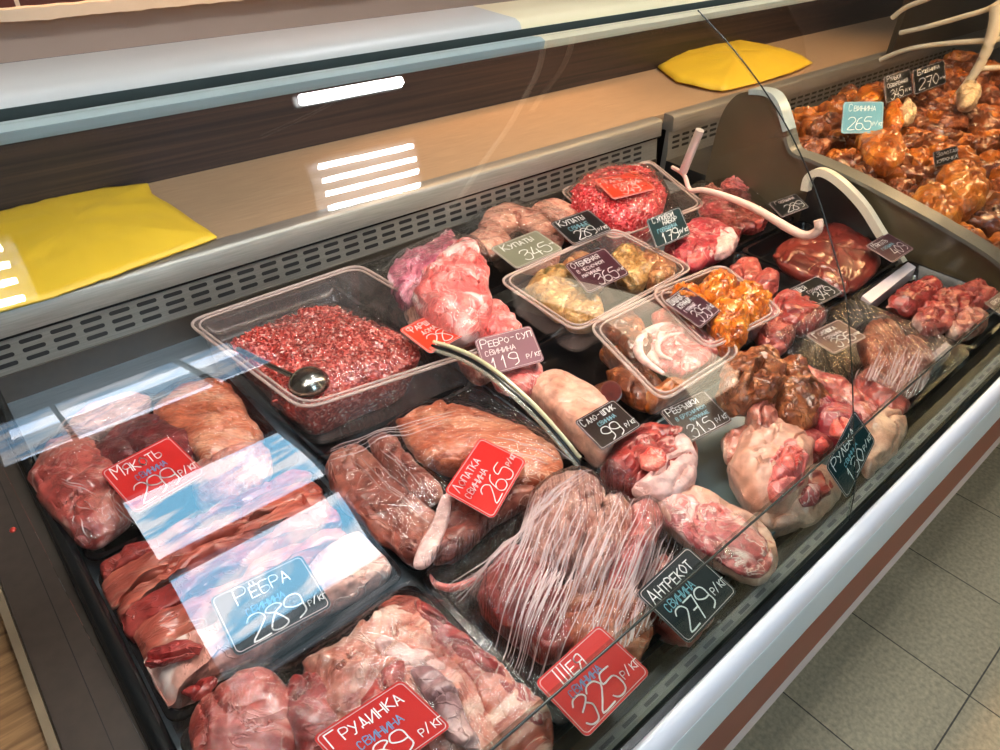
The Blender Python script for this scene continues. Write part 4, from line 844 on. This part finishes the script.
FB = film(.0, .277, .712, .965, 'cling film over the boneless meat tray', seed=6, amp=.003, streak=(30, 18), n=60)
film(.0, .277, .21, .444, 'cling film over the brisket tray', seed=7, amp=.0012, streak=(16, 16), n=60)
film(1.345, 1.595, .715, .985, 'cling film over the beef trimmings tray', seed=8, amp=.003, n=30)
film(.58, 1.1, .91, 1.14, 'cling film over the raw sausages', seed=9, amp=.004, streak=(30, 20), n=50)
FP = film(.355, .585, .72, 1.0, 'cling film over the pink rib heap', seed=11, amp=.004, streak=(50, 16), n=60)
film(1.155, 1.47, .84, 1.12, 'crumpled cling film over the red mince block', seed=12, amp=.006, streak=(24, 24), n=50)
creases(FN, fan(150, 530, 690, 495, 590, -.42, 1, 35, 110, 1) + [(430 + k * 3.2, 578 - k * 1.2 + (k % 5) * 5, 520 + k * 3.5, 522 - k * 2.2 + (k % 4) * 4) for k in range(22)] + fan(16, 560, 640, 600, 640, -.2, 1, 20, 50, 2), 1)
creases(FS, [(330, 465 - k * 5, 440 + k * 4, 432 - k * 4) for k in range(5)] + fan(14, 480, 570, 440, 470, 1, .25, 20, 50, 4, .3) + fan(8, 350, 400, 450, 490, 1, 1, 25, 50, 5, .1), 2, .0004)
creases(FR, fan(60, 860, 935, 345, 395, -.45, 1, 20, 55, 3) + fan(22, 790, 830, 350, 362, -.1, 1, 6, 16, 6), 3, .0006)
creases(FB, fan(12, 45, 90, 405, 430, 1, -.42, 50, 90, 7, .05) + fan(20, 30, 120, 480, 540, .5, .4, 12, 34, 8, .8), 4, .0005)
creases(FP, fan(34, 425, 450, 262, 285, .42, 1, 30, 70, 9, .08), 5, .0006)
# clear domed lid edge over the shoulder tray
ed = [P(x, y, z) for x, y, z in [(432, 346, .955), (452, 352, .962), (474, 362, .965), (500, 380, .96), (530, 407, .942), (556, 435, .912), (579, 463, .878)]]
edl = smooth_line(ed, 6)
bar = tag(link('clear_edge_bar', *tubeg(edl, .0032, 10), GASKET), 'shiny arched bar sweeping down between the shoulder tray and the fat block', 'bar')
link('cream_highlight', *tubeg([p + Vector((.008, .006, .001)) for p in edl], .0032, 10), plain('bar_highlight', (.75, .68, .42), .15, coat=.8), bar)  # cream tube painted in as the highlight along the bar
link('clear_lip', *tubeg([p + Vector((-.007, -.005, 0)) for p in edl], .003, 10), clear('lip_clear', (.8, .8, .75), .05, 1.7, .2, (.9, .85, .7), boost=2), bar)

# ------------------------------------------------------------------ price cards
card([(312, 739), (401, 679), (452, 728), (362, 790)], (.94, .94, .93, .93), 'red', [('Грудинка', .1, .7, .23, 'w'), ('свинина', .34, .46, .17, 'b'), ('289', .18, .06, .34, 'w'), ('р/кг', .92, .1, .2, 'w')], 'red price card reading brisket at the bottom edge of the picture')
card([(207, 600), (303, 554), (331, 607), (239, 657)], (.905,) * 4, 'slate', [('Рёбра', .3, .68, .26, 'w'), ('свинина', .35, .47, .14, 'b'), ('289', .28, .06, .38, 'w'), ('р/кг', .98, .14, .2, 'w')], 'slate grey price card reading ribs 289 on the ribs tray')
card([(100, 473), (169, 436), (207, 474), (136, 514)], (.925,) * 4, 'red', [('Мякоть', .14, .7, .25, 'w'), ('свинина', .4, .5, .15, 'b'), ('299', .22, .08, .36, 'w'), ('р/кг', .95, .16, .2, 'w')], 'red price card reading 299 on the boneless meat at the left')
card([(444, 493), (480, 437), (527, 462), (493, 519)], (.925,) * 4, 'red', [('Лопатка', .12, .74, .19, 'p'), ('свинина', .12, .52, .17, 'p'), ('265', .3, .08, .36, 'w'), ('р/кг', 1.0, .2, .16, 'w')], 'red price card turned sideways reading 265 on the shoulder tray', bold=.8)
card([(535, 683), (598, 625), (651, 673), (586, 739)], (.925,) * 4, 'red', [('Шея', .3, .7, .26, 'w'), ('свинина', .25, .48, .16, 'b'), ('325', .14, .06, .4, 'w'), ('р/кг', .96, .16, .2, 'w')], 'red price card reading neck 325 at the front glass')
card([(636, 594), (686, 546), (738, 592), (688, 645)], (.915, .915, .9, .9), 'slate', [('Антрекот', .1, .7, .22, 'w'), ('свинина', .18, .48, .18, 'c'), ('279', .2, .08, .36, 'w'), ('р/кг', .9, .18, .18, 'w')], 'slate price card reading 279 beside the big oval steak')
card([(823, 466), (856, 411), (873, 440), (849, 500)], (.93, .97, .95, .9), 'teal', [('Рулька', .14, .66, .26, 'w'), ('свинина', .4, .45, .14, 'c'), ('130', .3, .08, .32, 'w'), ('р/кг', .9, .14, .2, 'w')], 'dark teal diamond-tilted price card reading 130 leaning at the glass joint')
card([(658, 409), (704, 393), (732, 418), (688, 448)], (.91,) * 4, 'brown', [('Рёбрышки', .12, .76, .19, 'w'), ('в брусничном', .2, .57, .13, 'c'), ('маринаде', .5, .42, .12, 'c'), ('315', .25, .04, .32, 'w'), ('р/кг', .98, .1, .16, 'w')], 'dark brown price card reading 315 right of the ham cut')
card([(573, 423), (614, 399), (641, 427), (603, 450)], (.925,) * 4, 'brown', [('Сало-шпик', .1, .74, .2, 'w'), ('свинина', .45, .54, .15, 'c'), ('99', .35, .08, .4, 'w'), ('р/кг', .92, .14, .18, 'w')], 'dark brown price card reading 99 on the pork fat block')
card([(471, 341), (533, 325), (542, 362), (489, 376)], (.945, .945, .93, .93), 'mauve', [('Ребро-суп', .1, .7, .22, 'w'), ('свинина', .14, .48, .18, 'p'), ('119', .16, .08, .32, 'w'), ('р/кг', .9, .14, .18, 'w')], 'mauve price card reading soup rib 119 below the pink heap')
card([(399, 330), (446, 307), (478, 328), (430, 355)], (.955,) * 4, 'orange', [('Фарш', .12, .74, .22, 'w'), ('домашний', .3, .53, .18, 'w'), ('289', .25, .08, .38, 'w'), ('р/кг', .98, .16, .16, 'w')], 'orange-red price card reading mince 289 in front of the pink heap')
card([(492, 248), (534, 231), (566, 249), (514, 270)], (.925,) * 4, 'olive', [('Купаты', .2, .68, .24, 'w'), ('345', .4, .12, .38, 'w'), ('р/кг', 1.0, .3, .16, 'w')], 'faded olive price card reading 345 on the raw sausages')
card([(550, 223), (588, 210), (613, 230), (573, 246)], (.93,) * 4, 'black', [('Купаты', .15, .7, .24, 'w'), ('свиные', .3, .46, .2, 'c'), ('289', .3, .08, .32, 'w'), ('р/кг', .98, .1, .18, 'w')], 'black price card reading 289 on the raw sausages')
card([(564, 266), (604, 247), (630, 275), (588, 293)], (.935,) * 4, 'plum', [('Отбивная', .12, .76, .19, 'w'), ('в чесночном', .16, .58, .14, 'p'), ('маринаде', .2, .42, .13, 'p'), ('365', .45, .05, .32, 'w'), ('р/кг', 1.05, .16, .14, 'w')], 'plum price card reading 365 on the herbed steak tub')
card([(592, 180), (637, 171), (655, 189), (615, 200)], (.962,) * 4, 'orange', [('Фарш', .16, .68, .24, 'p'), ('говяжий', .35, .42, .22, 'p'), ('349', .4, .08, .28, 'p')], 'bright red price card lying on the red mince block at the back')
card([(645, 219), (680, 208), (690, 233), (657, 251)], (.955, .955, .935, .935), 'teal', [('Суповой', .2, .78, .2, 'w'), ('набор', .55, .6, .2, 'w'), ('говядина', .25, .42, .17, 'c'), ('179', .3, .06, .32, 'w'), ('р/кг', .95, .12, .18, 'w')], 'dark teal price card reading soup set 179 beside the beef steak')
card([(664, 300), (684, 288), (721, 309), (700, 331)], (.95,) * 4, 'plum', [('Шашлык', .1, .78, .2, 'w'), ('куриный', .2, .6, .18, 'w'), ('в маринаде', .2, .45, .12, 'p'), ('395', .3, .06, .34, 'w'), ('р/кг', .98, .14, .16, 'w')], 'plum-black price card reading 395 on the orange chicken tub')
card([(768, 203), (796, 194), (809, 207), (782, 218)], (.93,) * 4, 'black', [('Говядина', .2, .72, .2, 'p'), ('289', .4, .12, .42, 'w')], 'small dark price card reading 289 at the divider end of the trimmings tray')
card([(787, 290), (817, 276), (843, 293), (814, 308)], (.895,) * 4, 'black', [('Шея', .15, .7, .22, 'w'), ('говядина', .4, .5, .16, 'p'), ('349', .45, .1, .36, 'w')], 'dark price card reading 349 beside the liver tray')
card([(804, 336), (839, 319), (866, 338), (835, 354)], (.915,) * 4, 'plum', [('Голяшка', .14, .72, .2, 'w'), ('говядина', .3, .52, .15, 'p'), ('395', .35, .1, .36, 'w'), ('р/кг', 1.0, .2, .16, 'w')], 'dark plum price card reading 395 on the film-wrapped tray')
card([(863, 246), (889, 233), (912, 249), (895, 263)], (.91,) * 4, 'plum', [('Мякоть', .14, .7, .22, 'w'), ('говядина', .3, .5, .15, 'c'), ('409', .5, .1, .36, 'w')], 'dark plum price card reading 409 beside the cream bracket')
card([(984, 304), (1004, 289), (1020, 300), (1000, 314)], (.91,) * 4, 'plum', [('Шея', .2, .6, .26, 'w'), ('320', .3, .12, .36, 'w')], 'dark price card cut off by the right picture edge')

# ================================================================== FAR CASE WITH SMOKED GOODS
root2 = empty('smoked_case', (2.6, .7, .8), 'far display case holding heaps of smoked meat', 'display case')
for ch in list(root.children):
    if ch.name.startswith(('bumper', 'front_panel', 'red_stripe', 'pale_strip', 'front_plinth', 'gasket', 'front_grille', 'back_grille', 'back_sill', 'rear_body')):
        PR = sorted({(round(v.co.y, 5), round(v.co.z, 5)): i for i, v in enumerate(ch.data.vertices)}.items(), key=lambda q: q[1])[:len(ch.data.vertices) // 2]
        link(ch.name, *extr([(a + .6, b_) for (a, b_), _ in PR], 1.662, 4.2), list(ch.data.materials), root2)
link('deck', *boxg(1.662, 4.2, .2, 1.157, .80, .862), CASE2BLACK, root2, smooth=False)
g2 = [c_ for c_ in root2.children if c_.name.startswith('back_grille')][0]; V, Fc = [], []; x = 1.68
while x < 3.6:
    for zz in (.8945, .909, .9235):
        q = rrect(x, x + .033, zz - .0036, zz + .0036, .0034, 3); k = len(V); V += [(a, 1.157 + (b_ - .884) * 9 / 61 - .0006, b_) for a, b_ in q]; Fc.append(tuple(range(k, k + len(q))))
    x += .0445
sl = link('slots', V, Fc, SLOT, None, origin=Vector((0, 0, 0)), smooth=False); sl.parent = g2; sl.location = -(Vector(root2.location) + g2.location)
rnd = random.Random(5)
kinds = [('smoked_chicken_piece', AMBER, 'amber smoked chicken piece heaped in the far case'), ('smoked_meat_piece', UMBER, 'dark brown smoked meat piece heaped in the far case'), ('smoked_meat_chunk', SMOKE, 'rough brown smoked chunk heaped in the far case')]
i = 0
for gy in range(13):
    for gx in range(19):
        x = 1.71 + gx * .096 + rnd.uniform(-.02, .02); y = .255 + gy * .067 + rnd.uniform(-.015, .015)
        if y > 1.1 or (x < 1.95 and y > .9): continue
        nm, mt, lb = kinds[rnd.choice([0, 0, 1, 2, 0, 1]) if x < 2.4 else rnd.choice([0, 1, 1, 1, 2])]
        a = rnd.uniform(0, PI); rl, rw = rnd.uniform(.045, .075), rnd.uniform(.024, .036); pts = []
        for k in range(9):
            t = 2 * PI * k / 9; rr_ = rnd.uniform(.85, 1.12); u, w = rl * math.cos(t) * rr_, rw * math.sin(t) * rr_; pts.append((x + u * math.cos(a) - w * math.sin(a), y + u * math.sin(a) + w * math.cos(a)))
        z = .905 + rnd.uniform(-.01, .025)
        lump(nm, mt, pts, z, rnd.uniform(.035, .06), lb, 'smoked meat', 'heap of ' + nm.replace('_', ' ') + 's in the far case', world=True, seg=32, rough=.012, drape=False, zb=.864); i += 1
for px, mt, lab, z, h in [([(958, 92), (966, 84), (976, 88), (980, 98), (972, 106), (960, 104)], WHITECH, 'whitish smoked cheese knot below the wire rack', .99, .05), ([(898, 112), (906, 104), (914, 108), (914, 118), (904, 121)], WHITECH, 'small whitish piece below the upright price cards', .98, .04),
   ([(855, 98), (862, 90), (876, 90), (886, 98), (876, 106), (862, 106)], MARIN, 'reddish orange smoked piece behind the pale blue card', .97, .05), ([(886, 108), (896, 102), (902, 112), (900, 130), (890, 134), (884, 122)], MARIN, 'orange smoked piece right of the pale blue card', .97, .05),
   ([(936, 178), (948, 168), (966, 168), (980, 180), (986, 196), (978, 210), (958, 212), (942, 198)], AMBER, 'large golden smoked chicken near the far case front', .95, .08), ([(912, 198), (930, 186), (952, 196), (962, 216), (948, 224), (926, 216)], AMBER, 'golden smoked leg beside the large smoked chicken', .94, .06),
   ([(856, 140), (872, 132), (896, 138), (904, 156), (890, 170), (866, 160)], AMBER, 'amber smoked breast in front of the pale blue card', .95, .06)]:
    lump('smoked_piece', mt, px, z, h, lab, 'smoked meat', 'single smoked pieces in the far case', drape=False, rough=.008)
card([(883, 77), (910, 68), (912, 94), (886, 104)], (1.04, 1.04, .98, .98), 'black', [('Рулька', .14, .76, .2, 'w'), ('Обжаренная', .12, .52, .18, 'w'), ('345', .25, .08, .32, 'w'), ('р/кг', .95, .14, .16, 'w')], 'upright black price card reading 345 in the far case')
card([(912, 70), (944, 60), (946, 83), (914, 96)], (1.04, 1.04, .98, .98), 'black', [('Буженина', .2, .72, .2, 'w'), ('270', .2, .14, .42, 'w'), ('р/кг', .95, .22, .2, 'w')], 'upright black price card reading 270 in the far case')
card([(843, 103), (884, 101), (882, 134), (841, 133)], (1.02, 1.02, .97, .97), 'sky', [('Свинина', .2, .7, .22, 'w'), ('265', .2, .12, .38, 'w'), ('р/кг', .95, .2, .18, 'w')], 'pale blue shiny price card in the far case')
card([(932, 152), (957, 146), (958, 160), (935, 168)], (.99, .99, .96, .96), 'black', [('Золотая', .14, .62, .3, 'w'), ('курочка', .14, .2, .3, 'w')], 'small black name card on the golden smoked chicken')
# back black wall and wire rack of the far case
tag(box('far_case_back_panel', 2.9, 4.2, 1.13, 1.15, .989, 1.2, mat=plain('dark_olive_panel', (.035, .028, .018), .4)), 'black back panel of the far smoked case', 'panel')
rk = empty('wire_rack', (2.6, .9, .95), 'cream wire rack curving over the far smoked case', 'rack')
for nm, X_, pts, r_ in [('rod', 2.7, [(892, 18), (905, 8), (925, 0), (945, -8)], .008), ('rod', 2.7, [(900, 33), (930, 26), (965, 16), (990, 8), (1010, -6)], .008), ('rod', 2.7, [(880, 60), (905, 50), (940, 44), (980, 41), (1010, 38)], .008), ('rod', 2.7, [(978, 69), (990, 68), (1010, 67)], .008)]:
    link(nm, *tubeg(smooth_line([PX(x, y, X_) for x, y in pts], 6), r_, 10), CREAM, rk)
pl = smooth_line([PX(x, y, 2.68) for x, y in [(998, 5), (995, 25), (986, 52), (974, 74), (958, 94)]], 6)
link('post', *tubeg(pl, [.022 - .012 * i / (len(pl) - 1) for i in range(len(pl))], 12), CREAM, rk)

# yellow sheets on the shelf
def sheet(px, label, z=.99, mat=YELLOW, seed=0, hump=.02):
    w = [P(x, y, z) for x, y in px]; c = sum(w, Vector((0, 0, 0))) / len(w); ring = []
    for i in range(len(w)):
        for k in range(8): ring.append(w[i].lerp(w[(i + 1) % len(w)], k / 8))
    n = len(ring); V, Fc = [tuple(c + Vector((0, 0, hump)))], []
    for j in range(1, 13):
        t = j / 12
        for p in ring:
            q = c.lerp(p, t); V.append((q.x, q.y, z + hump * (1 - t ** 2.2) + .007 * noise.noise(Vector((q.x * 12, q.y * 20, seed))) * (1.2 - t) + .004 * abs(noise.noise(Vector((q.x * 40, q.y * 9, seed + 4))))))
    for i in range(n): Fc.append((0, 1 + i, 1 + (i + 1) % n))
    for j in range(11):
        for i in range(n): a = 1 + j * n + i; b_ = 1 + j * n + (i + 1) % n; Fc.append((a, a + n, b_ + n, b_))
    o = link('yellow_bag', V, Fc, mat); s_ = o.modifiers.new('t', 'SOLIDIFY'); s_.thickness = .004; s_.offset = -1
    return tag(o, label, 'bag', 'yellow bags on the rear shelf')
sheet([(-60, 236), (-30, 224), (0, 214), (50, 200), (100, 190), (148, 186), (152, 196), (180, 213), (217, 239), (170, 256), (100, 282), (40, 303), (0, 313), (-60, 330)], 'yellow plastic bag lying flat at the left end of the rear shelf')
sheet([(658, 68), (668, 58), (700, 50), (740, 43), (775, 50), (800, 56), (812, 64), (790, 74), (756, 84), (722, 92), (700, 88), (676, 82)], 'puffy yellow bag at the right end of the rear shelf', seed=3, hump=.05)

# ------------------------------------------------------------------ light
def area(name, loc, size, power, color, rot=(0, 0, 0), sy=None):
    l = bpy.data.lights.new(name, 'AREA'); l.energy = power; l.color = color; l.size = size
    if sy: l.shape = 'RECTANGLE'; l.size_y = sy
    o = bpy.data.objects.new(name, l); o.location = loc; o.rotation_euler = rot; COL.objects.link(o); return o
sp = bpy.data.lights.new('warm_spot', 'SPOT'); sp.energy = 95; sp.color = (1, .62, .3); sp.spot_size = math.radians(60); sp.spot_blend = .6; sp.shadow_soft_size = .08
so = bpy.data.objects.new('warm_spot', sp); so.location = (2.9, .9, 3.3); COL.objects.link(so)
so.rotation_euler = (Vector((2.3, .8, .9)) - so.location).to_track_quat('-Z', 'Y').to_euler()
s3 = bpy.data.lights.new('warm_shelf_fill', 'SPOT'); s3.energy = 110; s3.color = (1, .6, .3); s3.spot_size = math.radians(34); s3.spot_blend = .8; s3.shadow_soft_size = .08  # unseen spot added to warm the canopy and rear shelf
s3o = bpy.data.objects.new('warm_shelf_fill', s3); s3o.location = (1.9, 1.6, 3.4); COL.objects.link(s3o)
s3o.rotation_euler = (Vector((1.3, 1.1, 1.1)) - s3o.location).to_track_quat('-Z', 'Y').to_euler()
wl = bpy.data.lights.new('warm_wall_spot', 'SPOT'); wl.energy = 260; wl.color = (1, .5, .22); wl.spot_size = math.radians(70); wl.spot_blend = .9; wl.shadow_soft_size = .1
wo = bpy.data.objects.new('warm_wall_spot', wl); wo.location = (1.6, 1.9, 3.3); COL.objects.link(wo)
wo.rotation_euler = (Vector((1.4, 2.6, 1.0)) - wo.location).to_track_quat('-Z', 'Y').to_euler()
w = bpy.data.worlds.new('world'); sc.world = w; w.use_nodes = True; w.node_tree.nodes['Background'].inputs[0].default_value = (.7, .68, .64, 1); w.node_tree.nodes['Background'].inputs[1].default_value = .4
sc.view_settings.view_transform = 'Standard'; sc.view_settings.look = 'None'; sc.view_settings.gamma = 1; sc.view_settings.use_curve_mapping = False
sc.view_settings.exposure = 0.72
sc.cycles.use_denoising = True; sc.cycles.transparent_max_bounces = 24; sc.cycles.max_bounces = 8; sc.cycles.sample_clamp_indirect = 8
for o in list(bpy.data.objects):
    if '_w' in o: del o['_w']
